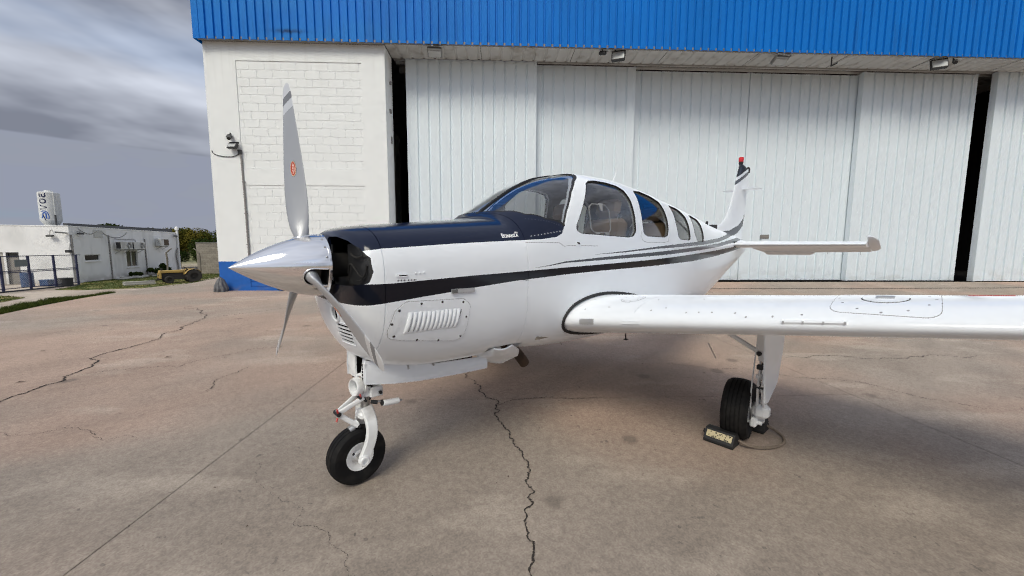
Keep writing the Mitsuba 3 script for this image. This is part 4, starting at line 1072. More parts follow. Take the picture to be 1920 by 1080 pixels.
# --- fascia
f = corrugated(40.0, 7.70, 11.6, .25, .165, .014, .052)
put('fascia', inh(mov(f, .12, -.27, 0)), M_BLUE, H)
put('corner_flashing', inh(cat(bx(-.06, .12, -.285, -.268, 7.69, 11.6), bx(-.06, -.045, -.268, 3.0, 7.69, 11.6))), M_BLUE, H)
sd = corrugated(14.0, 7.70, 11.6, .25, .172, .016, .042)
put('side_cladding', inh(xf(sd, np.array([[0, 1, 0, -.035], [-1, 0, 0, 14.0], [0, 0, 1, 0], [0, 0, 0, 1.0]]))), M_BLUE, H)
put('fascia_angle', inh(bx(.0, 40, -.222, -.14, 7.712, 7.80, .004)), M_STRUCT, H)
put('eave_board', inh(bx(.02, PW, -.14, -.002, 7.745, 7.765)), M_STRUCT, H)
put('roof_box', inh(cat(bx(.3, 40, 0.86, 24, 11.3, 11.4), bx(.0, 40, -.20, -.17, 7.9, 11.5))), M_STRUCT, H)
# --- soffit: ribbed white sheets running into the building
n0 = int((34-PW)/.37)
prof = []
for i in range(n0+1):
    u = PW+.02+.37*i
    prof += [(u, 7.772), (u+.28, 7.772), (u+.305, 7.802), (u+.345, 7.802)]
P_ = np.array(prof); n = len(P_)
V = np.vstack([np.c_[P_[:, 0], np.full(n, -.14), P_[:, 1]], np.c_[P_[:, 0], np.full(n, .88), P_[:, 1]]]); F = []
for i in range(n-1): F += [[i, i+1, n+i+1], [i, n+i+1, n+i]]
put('soffit', inh(trimesh.Trimesh(V, F, process=False)), M_SOFF, H)
for i in range(1, 9): put('soffit_joint', inh(bx(PW+3.02*i, PW+3.02*i+.012, -.13, .86, 7.766, 7.771)), M_LINE, H)
for v in (.90, 1.17, 1.44): put('door_rail', inh(bx(PW, 40, v, v+.06, 7.845, 7.93, .004)), M_SOFF, H)
put('lintel', inh(cat(bx(PW, 40, .86, 2.0, 7.95, 8.3), bx(PW, 40, 1.95, 2.0, 7.75, 8.0))), M_STRUCT, H)
put('interior', inh(cat(bx(.3, 40, 23.9, 24, 0, 11.4), bx(.3, 40, .9, 24, -.05, .02), bx(39.9, 40, 2, 24, 0, 11.4))), M_DARK, H)
# --- six sliding leaves on three tracks
leaves = [(5.99, 10.47, .95), (10.30, 14.02, 1.22), (13.90, 18.34, 1.49), (18.37, 22.50, 1.49), (22.42, 26.76, 1.22), (27.20, 33.0, .95)]
words = ['first sliding door leaf, next to the pillar', 'second sliding door leaf', 'third sliding door leaf', 'fourth sliding door leaf, behind the tail', 'fifth sliding door leaf', 'sixth sliding door leaf, right of the black gap']
for (u0, u1, v), wd in zip(leaves, words):
    z0, z1 = .225, 7.825
    s = corrugated(u1-u0-.16, z0+.01, z1-.02, .372, .285, .012, .050)
    core = bx(u0+.004, u1-.004, v+.060, v+.20, z0, z1)
    k = put('door_leaf', inh(mov(s, u0+.08, v+.006, 0)), M_DOOR, H); tag(k, 'white corrugated '+wd)
    put('core', inh(core), M_DOOR, k)
    for a, b in ((u0, u0+.085), (u1-.085, u1)): put('edge_trim', inh(bx(a, b, v, v+.21, z0-.005, z1+.004, .004)), M_DOOR, k)
    # small stiffening beads between the ribs
    n = int((u1-u0-.16)/.372); bd = []
    for i in range(n): bd.append(bx(u0+.08+.372*i+.135, u0+.08+.372*i+.15, v+.0005, v+.0075, z0+.01, z1-.03))
    put('beads', inh(cat(bd)), M_DOOR, k, kind='stuff')
    put('bottom_seal', inh(bx(u0, u1, v+.03, v+.17, .190, z0-.006)), M_RUBBER, k)
put('door_plate', inh(bx(19.13, 19.47, 1.47, 1.4955, 1.81, 1.96, .004)), M_STRUCT, H+'__door_leaf_003')
# fittings on the jamb
put('limit_switch', inh(bx(PW-.004, PW+.05, .42, .55, 5.86, 5.98, .006)), M_PIPE, H)
put('jamb_box', inh(bx(PW-.004, PW+.035, .52, .60, 4.9, 5.12, .006)), M_PIPE, H)
put('jamb_hook', inh(cat(bx(PW-.004, PW+.06, .50, .56, 6.78, 6.88, .006), rod((PW, .53, 6.84), (PW+.12, .55, 6.88), .012))), M_PIPE, H)
# --- lamps
M_LAMPB = mat('lamp_body', (.03, .03, .032), .5)
M_LAMPG = mat('lamp_grey', speckle((.25, .25, .24), .15, 12), .45, metal=.4)
M_LAMPL = mat('lamp_glass', (.42, .43, .42), .15, coat=.8)
def floodlight(u, v, z, w, h, d, tilt, pan, label, body, zs=0.0, group=None, face=1):
    t = numbered('floodlight'); tag(t, label, 'floodlight', group)
    M = np.eye(4); M = trimesh.transformations.rotation_matrix(math.radians(pan), [0, 0, 1])@trimesh.transformations.rotation_matrix(math.radians(tilt), [1, 0, 0])
    B = HM@trimesh.transformations.translation_matrix([u, v, z])@M
    k = put('housing', xf(bx(-w/2, w/2, -d/2, d/2, -h/2, h/2, .02), B), body, t)
    for i in range(6): put('fin', xf(bx(-w/2+w*(i+.5)/6-.008, -w/2+w*(i+.5)/6+.008, d/2-.002, d/2+.03, -h/2+.03, h/2-.03), B), body, t+'__housing')
    put('lens', xf(bx(-w/2+.025, w/2-.025, -d/2-.006, -d/2+.01, -h/2+.03, h/2-.06, .004), B), M_LAMPL, t)
    for s in (-1, 1): put('bracket_arm', xf(bx(s*(w/2+.005)-.006, s*(w/2+.005)+.006, -.02, .02, -.02, h/2+zs, .003), B), body, t)
    put('bracket', xf(bx(-w/2-.01, w/2+.01, -.02, .02, h/2+zs, h/2+zs+.012, .003), B), body, t)
floodlight(7.13, -.02, 7.57, .44, .30, .13, 62, 4, 'grey floodlight under the fascia nearest the pillar', M_LAMPG, .06)
floodlight(13.0, -.02, 7.58, .42, .34, .12, -18, -22, 'black floodlight with a pale square lens under the fascia, behind the roof', M_LAMPB, .05)
floodlight(18.34, -.02, 7.56, .46, .30, .13, 62, 6, 'grey floodlight under the fascia above the tail', M_LAMPG, .07)
floodlight(23.8, -.02, 7.56, .42, .34, .12, -18, -28, 'black floodlight with a pale square lens under the fascia, rightmost of the four', M_LAMPB, .05)
floodlight(.78, -.13, 4.60, .30, .22, .07, -35, -8, 'black floodlight on the white pillar wall above a conduit', M_LAMPB, .03)
def camera_box(u, z, label, tilt=20, pan=30, v=-.10):
    t = numbered('security_camera'); tag(t, label, 'camera')
    B = HM@trimesh.transformations.translation_matrix([u, v, z])@trimesh.transformations.rotation_matrix(math.radians(pan), [0, 0, 1])@trimesh.transformations.rotation_matrix(math.radians(tilt), [1, 0, 0])
    put('body', xf(rot(lathe([(0, -.13), (.045, -.13), (.055, -.10), (.055, .12), (.045, .14), (0, .14)], 16), 90, [1, 0, 0]), B), M_LAMPB, t, smooth=40)
    put('hood', xf(bx(-.06, .06, -.19, .12, .05, .062, .004), B), M_LAMPB, t)
    put('mount', inh(rod((u, v, z+.03), (u, v+.06, z+.14), .02)), M_LAMPB, t)
camera_box(12.46, 7.62, 'small black camera under the fascia above the cabin roof')
camera_box(24.25, 7.60, 'small black camera beside the rightmost floodlight', 25, -40)
camera_box(.70, 4.86, 'small black camera above the pillar floodlight', 30, 20, -.12)
t = 'hook_bracket'; tag(t, 'short black hook bracket hanging from the soffit', 'bracket')
put('stem', inh(rod((20.2, .1, 7.77), (20.2, .1, 7.48), .02)), M_LAMPB, t); put('hook', inh(rod((20.2, .1, 7.48), (20.36, .05, 7.56), .02)), M_LAMPB, t)
t = 'wall_conduit'; tag(t, 'grey conduit pipe running down the pillar beside the block panel', 'pipe')
put('pipe', inh(tube([(.93, -.03, 4.42), (.965, -.03, 4.2), (.985, -.025, 3.0), (1.0, -.025, .98)], .027, 10)), M_PIPE, t, smooth=60)
put('junction_box', inh(bx(.88, .99, -.07, -.001, 4.36, 4.50, .01)), M_LAMPB, t)
for z in (1.5, 2.5, 3.5): put('clip', inh(bx(.95, 1.04, -.058, -.001, z, z+.02, .003)), M_PIPE, t)
key = put('wall_cable', inh(tube(spline([(.90, -.02, 4.38), (.72, -.02, 4.30), (.45, -.02, 4.29), (.22, -.02, 4.33), (.09, -.015, 4.40), (.06, -.015, 4.47)], 24), .011, 6)), M_RUBBER, None, smooth=60)
tag(key, 'thin black cable sagging left from the pillar floodlight', 'cable')

# ================================================================ GROUND
def concrete(p, n, uv):
    u, v = uv_of(p)
    a = fbm(u*.35+3, v*.35, 1.0, octaves=4)
    b = fbm(u*1.4, v*1.1+9, 2.0, octaves=5)
    c = mix(mi.Color3f(0.3089, 0.2254, 0.1782), mi.Color3f(0.2568, 0.2143, 0.1782), sstep(.35, .65, a))
    c = c*(.86+.28*b)
    br = fbm(u*.8+v*.5, (v*.75-u*.65)*5.0, 4.0, octaves=4)                      # broom and drag marks
    c = c*(.90+.20*br)
    pale = sstep(.60, .78, fbm(u*1.1+5, v*2.6+2, 7.0, octaves=5))
    c = mix(c, mi.Color3f(0.4552, 0.3889, 0.3226), pale*.30)
    dark = sstep(.60, .76, fbm(u*.9+15, v*.8+3, 11.0, octaves=5))
    c = mix(c, mi.Color3f(0.1382, 0.1095, 0.0890), dark*.20)
    g = fbm(u*38, v*38, 3.0, octaves=3)
    c = c*(.84+.32*g)
    c = c*(.83+.34*noise(u*140, v*140, 1.0))
    keep = sstep(.44, .62, fbm(u*1.1+40, v*.9, 5.0, octaves=3))
    wu, wv = noise(u*30, v*30, 8.0)-.5, noise(u*30, v*30, 9.0)-.5
    e1, e2, r2 = mikit.voronoi(u*19.0+wu*.9, v*19.0+wv*.9)
    sz = .05+1.6*dr.square(r2-.90)*dr.select(r2 > .90, 10.0, 0.0)
    pit = sstep(sz+.10, sz, e1)*dr.select(r2 > .90, 1.0, 0.0)*keep*noise(u*9, v*9, 3.0)
    c = mix(c, mi.Color3f(.08, .068, .058), pit*.8)
    f1, f2, r3 = mikit.voronoi(u*1.1+3, v*1.1)
    oil = sstep(.10, .03, f1+.10*(fbm(u*9, v*9, 2.0, octaves=3)-.5))*dr.select(r3 > .86, 1.0, 0.0)
    c = mix(c, mi.Color3f(.085, .07, .058), oil*.5)
    return c
M_CONC = mat('concrete', concrete, rough=lambda p, n, uv: .62+.2*fbm(p.x*3, p.y*3, p.z), spec=.35, bump=lambda p, n, uv: fbm(p.x*26, p.y*26, 1.0, octaves=4)+.6*fbm(p.x*4, p.y*4, 3.0, octaves=2), bscale=.0045)
M_CRACK = mat('crack_soil', (.030, .024, .020), .95)
M_EARTH = mat('slab_bed', speckle((.06, .05, .042), .3, 10), .95)
def zramp(u, v):
    """the slabs rise gently to the door sill"""
    a = np.clip((v+1.4)/2.3, 0, 1); b = np.clip((u-4.4)/1.1, 0, 1)
    return .20*a*b
EDGE = [(-.2, -40), (-.5, -12), (-.9, -7), (-1.43, -4.55), (-2.03, -3.2), (-2.58, -1.61), (-2.99, .44), (-2.75, 1.33), (-3.03, 2.91), (-3.88, 5.68), (-4.6, 9.5), (-4.6, 24)]
apron = Polygon(EDGE+[(46, 24), (46, -40)])
pad = Polygon([(46, .93), (46, -40), (-.2, -40)]+EDGE[1:]+[(-.002, 24), (-.002, .93)])
US = [-60, 1.68, 7.15, 12.62, 18.09, 23.56, 29.03, 34.5, 60]
VJ = [[-40, -11.9, -6.45, 3.2, 24], [-40, -17.4, -11.9, -6.30, 24], [-40, -20, -14.9, -9.48, -4.1, 24], [-40, -19.1, -13.6, -8.1, -2.6, 24], [-40, -13.3, -7.8, -2.4, 24], [-40, -13.2, -7.7, -2.3, 24], [-40, -13.2, -7.7, -2.3, 24], [-40, -10, 24]]
bed = extrude(pad.buffer(-.01), .06); bed.apply_translation([0, 0, -.10])
bed = refined(bed, 2.0); bed.vertices[:, 2] += zramp(bed.vertices[:, 0], bed.vertices[:, 1])*.98
put('apron', inh(bed), M_EARTH); tag('apron', kind='structure')
for i in range(len(US)-1):
    for v0, v1 in zip(VJ[i][:-1], VJ[i][1:]):
        cell = pad.intersection(sbox(US[i]+.0032, v0+.0032, US[i+1]-.0032, v1-.0032))
        for g in getattr(cell, 'geoms', [cell]):
            if g.area < .05: continue
            m = extrude(g, .05); m.apply_translation([0, 0, -.05])
            near = g.bounds[3] > -1.6
            m = refined(m, .45 if near else 4.0); m.vertices[:, 2] += zramp(m.vertices[:, 0], m.vertices[:, 1])
            put('slab', inh(m), M_CONC, 'apron')
dr_ = bx(5.6, 45, -.03, .03, 0, .004); dr_ = refined(dr_, 1.0)
dr_.vertices[:, 1] += -.42+.010*(dr_.vertices[:, 0]-16.0); dr_.vertices[:, 2] += zramp(dr_.vertices[:, 0], dr_.vertices[:, 1])+.003
put('drain_channel', inh(dr_), M_CRACK, 'apron')
# cracks: ragged dark ribbons 4 mm proud of nothing but their own width
Rc = random.Random(11)
def crack(pts, w, rough=.10, lv=5):
    P = [np.array(p, float) for p in pts]
    for k in range(lv):
        Q = [P[0]]
        for a, b in zip(P[:-1], P[1:]):
            d = b-a; L = np.linalg.norm(d)
            if L > .012:
                n = np.array([-d[1], d[0]])/L; Q.append((a+b)/2+n*L*Rc.gauss(0, rough))
            Q.append(b)
        P = Q
    P = np.array(P); t = np.gradient(P, axis=0); t /= np.linalg.norm(t, axis=1, keepdims=True)+1e-9
    n = np.stack([-t[:, 1], t[:, 0]], -1)
    ww = np.array([w*(.25+abs(Rc.gauss(.55, .45))) for _ in P])
    s = np.arange(len(P))/max(len(P)-1, 1); ww *= np.minimum(1, np.minimum(s, 1-s)*8+.25)
    L_, R_2 = P+n*ww[:, None]/2, P-n*ww[:, None]/2
    V = np.vstack([np.c_[L_, np.full(len(P), .004)], np.c_[R_2, np.full(len(P), .004)]]); m = len(P); F = []
    for i in range(m-1): F += [[i, m+i, m+i+1], [i, m+i+1, i+1]]
    put('crack', trimesh.Trimesh(V, F, process=False), M_CRACK, 'apron')
crack([(-1.60, 3.1), (-1.37, 3.52), (-1.01, 3.97), (-.87, 4.45), (-.80, 5.18), (-.12, 6.32), (.53, 7.59), (.61, 8.11), (.59, 8.79), (.32, 9.66)], .020, .09)
crack([(.55, 7.57), (1.44, 7.82), (2.13, 8.02), (2.83, 7.97)], .014, .08)
crack([(2.55, 1.6), (2.35, 1.2), (2.19, .87), (2.08, .65), (1.97, .27), (1.93, .17), (1.78, -.02), (1.65, -.26), (1.59, -.37), (1.51, -.59), (1.36, -.72), (1.26, -.84), (1.14, -.92), (1.04, -1.05), (.98, -1.14), (.86, -1.24), (.70, -1.42)], .0105, .14)
crack([(1.97, .29), (2.06, .27), (2.18, .28), (2.4, .15), (2.87, -.28)], .006, .08)
crack([(.24, -.02), (.27, -.28), (.30, -.52), (.29, -.71)], .0018, .12)
crack([(.24, -.02), (.13, .35), (.20, .7)], .0015, .12)
crack([(-1.21, 2.55), (-.96, 2.3), (-.69, 2.07), (-.42, 1.64)], .003, .12)
crack([(-.97, 4.15), (-.1, 3.74), (.72, 4.15), (1.15, 3.96)], .007, .10)
crack([(5.82, -1.14), (6.54, -1.88), (7.51, -2.49), (7.89, -2.92)], .010, .10)
crack([(4.0, .2), (4.9, -1.0), (5.3, -2.0), (5.25, -2.9)], .007, .10)
crack([(.55, 3.2), (.20, 2.9), (.08, 2.5)], .008, .10)
# small leaves and grit blown over the slabs
def litter(n, box_, s0, s1):
    V, F = [], []
    for i in range(n):
        x, y = RNG.uniform(box_[0], box_[1]), RNG.uniform(box_[2], box_[3]); s = RNG.uniform(s0, s1); a = RNG.uniform(0, 6.28)
        c, sn = math.cos(a), math.sin(a); o = len(V)
        for dx, dy, dz in ((-1, 0, .001), (-.2, .45, .35), (1, .05, .1), (.1, -.45, .45), (0, 0, .15)):
            V.append((x+s*(dx*c-dy*sn), y+s*(dx*sn+dy*c), .005+s*dz*.5))
        F += [[o, o+4, o+1], [o+1, o+4, o+2], [o+2, o+4, o+3], [o+3, o+4, o]]
    return trimesh.Trimesh(V, F, process=False)
put('dry_leaves', cat(litter(26, (-.2, 3.2, -1.6, 2.5), .006, .016), litter(26, (-1.5, 6, 2.5, 8), .015, .04), litter(16, (3.2, 7, -4, 0), .01, .03)), mat('dry_leaf', (.075, .05, .032), .8)); tag('dry_leaves', 'scattered small brown dry leaves on the concrete', 'leaves', kind='stuff')

# ================================================================ THE YARD beyond the apron, on lower ground
YZ = -1.02
YM = np.eye(4); YM[:2, 0] = E1; YM[:2, 1] = E2; YM[:3, 3] = [2.7225, 24.595, YZ]
def iny(m): return xf(m, YM)
def earth(p, n, uv):
    a = fbm(p.x*.5, p.y*.5, 1, octaves=5); b = fbm(p.x*6, p.y*6, 2, octaves=4)
    c = mix(mi.Color3f(.25, .205, .165), mi.Color3f(.35, .30, .25), sstep(.35, .65, a))*(.8+.4*b)
    far = sstep(45, 90, dr.sqrt(dr.square(p.x)+dr.square(p.y)))
    g = mix(mi.Color3f(.07, .085, .025), mi.Color3f(.12, .11, .045), a)
    return mix(c, g, far)
M_YARD = mat('yard_earth', earth, .85)
def lawn(p, n, uv):
    a = fbm(p.x*1.5, p.y*1.5, 1, octaves=4); b = fbm(p.x*14, p.y*14, 2, octaves=4)
    return mix(mi.Color3f(.055, .075, .018), mi.Color3f(.17, .15, .055), sstep(.35, .65, a))*(.6+.8*b)
M_LAWN = mat('lawn', lawn, .9)
gm = trimesh.creation.cylinder(radius=2500, height=.05, sections=64); gm.apply_translation([0, 0, YZ-.045])
put('ground', gm, M_YARD); tag('ground', kind='structure')
# grassed bank that falls from the apron's edge to the yard
e = np.array(EDGE[1:]); o = []
nrm = np.array([(-1, -.1), (-1, -.15), (-.95, -.3), (-.92, -.35), (-.98, -.2), (-1, .05), (-.98, .1), (-.97, -.2), (-.97, -.2), (-1, -.1), (-1, 0)])
V = np.vstack([np.c_[e-nrm*.0, np.full(len(e), -.045)], np.c_[e+nrm*.55, np.full(len(e), -.10)], np.c_[e+nrm*3.2, np.full(len(e), YZ-.01)]]); n = len(e); F = []
for r in range(2):
    for i in range(n-1): F += [[r*n+i, r*n+i+1, (r+1)*n+i+1], [r*n+i, (r+1)*n+i+1, (r+1)*n+i]]
bank = trimesh.Trimesh(V, F, process=False)
put('bank', inh(bank), M_LAWN); tag('bank', kind='structure')
def blades(poly, n, h0, h1, M4, z, seed, w=.012, clump=.0):
    """grass: leaning blades, two triangles each, over an outline"""
    rg = np.random.default_rng(seed); x0, y0, x1, y1 = poly.bounds; V, F, C = [], [], []
    from shapely import contains_xy
    xy = rg.uniform([x0, y0], [x1, y1], (n*4, 2)); xy = xy[contains_xy(poly, xy[:, 0], xy[:, 1])][:n]
    for x, y in xy:
        k = meshkit.noise(np.array([[x*2.2, y*2.2, seed]]), seed)[0]
        h = rg.uniform(h0, h1)*(.5+k); a = rg.uniform(0, 6.28); l = rg.uniform(.1, .55)*h; b = rg.uniform(0, 6.28)
        dx, dy = w*math.cos(a), w*math.sin(a); lx, ly = l*math.cos(b), l*math.sin(b); zz = z(x, y) if callable(z) else z
        o = len(V); V += [(x-dx, y-dy, zz), (x+dx, y+dy, zz), (x+lx*.45+dx*.6, y+ly*.45+dy*.6, zz+h*.6), (x+lx, y+ly, zz+h)]
        F += [[o, o+1, o+2], [o, o+2, o+3]]
        c = np.array([.038, .060, .014])*(.7+.7*rg.random())+np.array([.065, .045, .012])*max(0, rg.normal(.25, .35)); C += [c]*4
    return xf(trimesh.Trimesh(V, F, process=False), M4), np.clip(np.array(C), .01, .4)
scene['mat_foliage'] = {'type': 'twosided', 'bsdf': {'type': 'diffuse', 'reflectance': {'type': 'mesh_attribute', 'name': 'vertex_color'}}}
strip = Polygon([(-1.55, -4.5), (-2.12, -3.2), (-2.66, -1.62), (-3.05, -.3), (-3.35, -.3), (-3.25, -1.5), (-2.75, -3.0), (-2.2, -4.3), (-1.7, -5.6), (-1.25, -5.6)])
gb, gc = blades(strip, 12000, .04, .12, HM, -.06, 5, .006)
put('grass', gb, 'mat_foliage', color=gc); tag('grass', 'strip of rough green grass along the apron edge', 'grass', kind='stuff')
kb = Polygon([(-2.99, .44), (-2.75, 1.33), (-3.03, 2.91), (-3.88, 5.68), (-4.6, 9), (-5.0, 9), (-4.3, 5.7), (-3.4, 2.9), (-3.05, 1.4), (-3.2, .44)])
gb, gc = blades(kb, 2600, .02, .07, HM, -.06, 6, .008)
put('grass_001', gb, 'mat_foliage', color=gc); tag('grass_001', 'low grass fringe beside the far corner of the apron by the tractor', 'grass', kind='stuff')
def ypoly(pts): return Polygon([(1.7*a, 1.7*b) for a, b in pts])
lawnA = ypoly([(-5.39, -1.26), (-4.2, -1.68), (-3.73, -2.64), (-6.5, -4.2), (-8, -2.5)])
lawnB = ypoly([(-5.6, .33), (-4.60, .35), (-3.3, .9), (-3.2, 2.6), (-4.1, 5.4), (-5, 9), (-8.5, 9.6), (-7.5, 3.2), (-6.9, 2.4), (-6.2, 1.6)])
for i, (pl, nb) in enumerate(((lawnA, 5000), (lawnB, 14000))):
    m = extrude(pl, .01); k = put('lawn', iny(mov(m, 0, 0, -.012)), M_LAWN); tag(k, kind='structure')
    gb, gc = blades(pl, nb, .02, .07, YM, 0, 20+i, .012)
    k = put('grass', gb, 'mat_foliage', color=gc); tag(k, ('yellowish lawn triangle in front of the blue fence', 'green lawn between the white building and the apron')[i], 'grass', kind='stuff')

# --- white office building
B = 'office_building'; tag(B, 'low white building with air conditioners and a small dark window beyond the apron', 'building')
BC = np.array([-3.743, 36.32]); bb = np.array([.46591, .88483]); ba = np.array([-.88483, .46591])
BM = np.eye(4); BM[:2, 0] = bb; BM[:2, 1] = ba; BM[:3, 3] = [BC[0], BC[1], YZ]      # x along the side wall, y along the front wall to the left
def inb(m): return xf(m, BM)
def bwall(p, n, uv):
    k = 1-.07*fbm(p.x*1.0, p.y*1.0, p.z*1.0, octaves=3)
    c = mi.Color3f(.80, .80, .79)*k
    drip = sstep(.5, .8, fbm((p.x+p.y)*2.0, 2, p.z*.5, octaves=2))*.20
    c = mix(c, mi.Color3f(.36, .36, .34), drip)
    low = sstep(YZ+.7, YZ, p.z)*sstep(.35, .65, fbm(p.x*2, p.y*2, p.z*2, octaves=4))*.5
    return mix(c, mi.Color3f(.28, .25, .21), low)
M_BW = mat('office_wall', bwall, .8, bump=lambda p, n, uv: fbm(p.x*3, p.y*3, p.z*3, octaves=2), bscale=.006)
M_ROOF = mat('dark_roof_edge', (.06, .062, .068), .6)
BL, BA_, BH = 12.75, 9.0, 3.72
# side wall with openings, front wall with a door opening
def wallplate(L, H_, holes, t=.22):
    p = sbox(0, 0, L, H_)
    for h in holes: p = p.difference(sbox(*h))
    m = extrude(p, t); m.apply_transform(np.array([[1, 0, 0, 0], [0, 0, 1, 0], [0, 1, 0, 0], [0, 0, 0, 1.0]]))
    if m.volume < 0: m.invert()
    return m
side = wallplate(BL, BH, [(1.12, 1.43, 2.55, 1.87), (5.32, .80, 6.68, 2.10)])
put('side_wall', inb(side), M_BW, B)
fr_ = wallplate(BA_, BH, [(2.68, 0, 3.27, 2.02), (3.42, 0, 4.3, 2.05)], .22)
fr_.apply_transform(np.array([[0, 1, 0, 0.001], [1, 0, 0, 0], [0, 0, 1, 0], [0, 0, 0, 1.0]]))
if fr_.volume < 0: fr_.invert()
put('front_wall', inb(fr_), M_BW, B)
put('back_wall', inb(cat(bx(BL-.2, BL-.001, .22, BA_, 0, BH), bx(.23, BL, BA_-.2, BA_, 0, BH))), M_BW, B)
put('roof', inb(cat(bx(.1, BL-.1, .1, BA_-.1, BH-.25, BH-.02))), M_ROOF, B)
put('parapet_cap', inb(cat(bx(-.03, .25, -.03, BA_, BH, BH+.06, .01), bx(.25, BL+.03, -.03, .25, BH, BH+.06, .01))), M_BW, B)
put('roof_edge', inb(slab([[(.4, .30, BH+.02), (.4, .5, BH+.02), (.4, .5, BH+.24), (.4, .30, BH+.24)], [(BL-.1, .30, BH+.02), (BL-.1, .5, BH+.02), (BL-.1, .5, BH+.36), (BL-.1, .30, BH+.36)]])), M_ROOF, B)
put('roof_pipe', inb(rod((.25, .75, BH), (.25, .75, BH+.75), .05)), M_ROOF, B)
M_PANE = mat('dark_pane', (.012, .013, .015), .08, coat=1.0)
M_FRAME = mat('window_frame', (.55, .55, .53), .5)
k = put('window', inb(bx(5.32, 6.68, .10, .12, .80, 2.10)), M_PANE, B)
for a, b, c, d in ((5.32, 5.38, .80, 2.10), (6.62, 6.68, .80, 2.10), (5.38, 6.62, 2.03, 2.10), (5.38, 6.62, .80, .86), (5.96, 6.04, .86, 2.03)):
    put('frame', inb(bx(a, b, .06, .13, c, d, .006)), M_FRAME, k)
put('sill', inb(bx(5.22, 6.78, -.07, .10, .72, .80, .01)), M_BW, k)
k = put('window', inb(bx(1.12, 2.55, .10, .12, 1.43, 1.87)), M_PANE, B)
for a, b, c, d in ((1.12, 1.18, 1.43, 1.87), (2.49, 2.55, 1.43, 1.87), (1.18, 2.49, 1.82, 1.87), (1.18, 2.49, 1.43, 1.48)):
    put('frame', inb(bx(a, b, .05, .13, c, d, .006)), M_FRAME, k)
put('sill', inb(bx(1.05, 2.62, -.06, .10, 1.35, 1.43, .01)), M_BW, k)
k = put('louvre_vent', inb(bx(2.07, 2.98, -.03, .02, 3.05, 3.62, .006)), M_FRAME, B)
for i in range(6): put('slat', inb(rot(bx(2.11, 2.94, -.05, -.02, -.022, .022), 0, [1, 0, 0]).apply_translation([0, 0, 3.11+.088*i])), M_FRAME, k)
M_DOORG = mat('grey_door', speckle((.22, .20, .18), .1, 4), .5)
k = put('door', inb(bx(.10, .16, 2.68, 3.27, .0, 2.02)), M_DOORG, B)
for c, d, e_, g_ in ((2.66, 2.70, 0, 2.03), (3.25, 3.29, 0, 2.03), (2.66, 3.29, 2.0, 2.05)): put('frame', inb(bx(-.012, .06, c, d, e_, g_, .004)), M_ROOF, k)
k = put('door', inb(bx(.10, .16, 3.42, 4.3, 0, 2.05)), mat('beige_door', (.40, .38, .34), .6), B)
put('transom', inb(bx(.085, .099, 2.72, 3.24, 1.72, 1.98)), M_PANE, B+'__door')
for s0, nm in ((3.5, 'left'), (7.68, 'right')):
    put('conduit', inb(rod((s0, -.05, .02), (s0, -.05, 3.25 if s0 < 5 else 3.06), .04)), M_PIPE, B, smooth=60)
put('corner_pipe', inb(cat(rod((.10, -.05, .02), (.10, -.05, 3.2), .045))), M_PIPE, B, smooth=60)
put('white_downpipe', inb(rod((12.62, -.10, .0), (12.62, -.10, 4.05), .09)), M_BW, B, smooth=60)
put('downpipe', inb(tube(spline([(12.2, -.08, 0), (12.2, -.08, 1.5), (12.25, -.08, 1.9), (12.38, -.08, 2.1), (12.42, -.08, 3.5)], 20), .05, 8)), M_PIPE, B, smooth=60)
put('roof_sensor', inb(lathe([(0, 4.0), (.16, 4.0), (.17, 4.2), (.10, 4.32), (0, 4.34)], 20).apply_translation([12.62, -.1, 0])), M_BW, B, smooth=40)
put('wires', inb(cat(tube(spline([(.75, -.03, 3.62), (1.3, -.03, 3.36), (2.1, -.03, 3.36), (2.6, -.03, 3.58), (3.1, -.03, 3.35), (3.9, -.03, 3.12), (4.8, -.03, 3.15), (5.6, -.03, 3.55)], 40), .014, 5))), M_RUBBER, B)
def wall_lamp(p, label, face):
    t = numbered('wall_lamp'); tag(t, label, 'lamp')
    x, y, z = p
    if face == 's':
        put('arm', inb(tube([(x, 0, z+.15), (x, -.14, z+.13), (x, -.2, z+.06)], .02, 6)), M_PIPE, t); put('head', inb(rot(bx(x-.17, x+.17, y-.30, y-.10, z-.05, z+.06, .02), 12, [1, 0, 0], (x, y-.2, z))), M_LAMPB, t)
        put('lens', inb(bx(x-.14, x+.14, y-.29, y-.13, z-.062, z-.048)), M_LAMPL, t)
    else:
        put('arm', inb(tube([(0, y, z+.40), (-.14, y, z+.33), (-.2, y, z+.06)], .02, 6)), M_PIPE, t); put('head', inb(rot(bx(x-.30, x-.10, y-.17, y+.17, z-.05, z+.06, .02), -12, [0, 1, 0], (x-.2, y, z))), M_LAMPB, t)
        put('lens', inb(bx(x-.29, x-.13, y-.14, y+.14, z-.062, z-.048)), M_LAMPL, t)
wall_lamp((.66, 0, 3.28), 'wall lamp on the side of the white building near its corner', 's')
wall_lamp((12.1, 0, 3.42), 'wall lamp at the far right end of the white building', 's')
wall_lamp((0, .85, 3.10), 'wall lamp on the front of the white building below the tank', 'f')
t = 'wall_camera'; tag(t, 'white camera arm at the corner of the white building', 'camera')
put('body', inb(tube([(-.05, .05, 3.30), (-.28, .30, 3.33), (-.40, .45, 3.34)], .05, 8)), M_LAMPG, t); put('mount', inb(bx(-.06, .0, -.02, .09, 3.2, 3.36, .01)), M_BW, t)
t = 'alarm_box'; tag(t, 'small black box on the corner pipe of the white building', 'box')
put('body', inb(bx(-.32, -.02, -.12, .12, 2.02, 2.2, .03)), M_LAMPB, t); put('cable', inb(rod((-.1, -.02, 2.2), (-.05, -.03, 2.6), .015)), M_LAMPB, t)
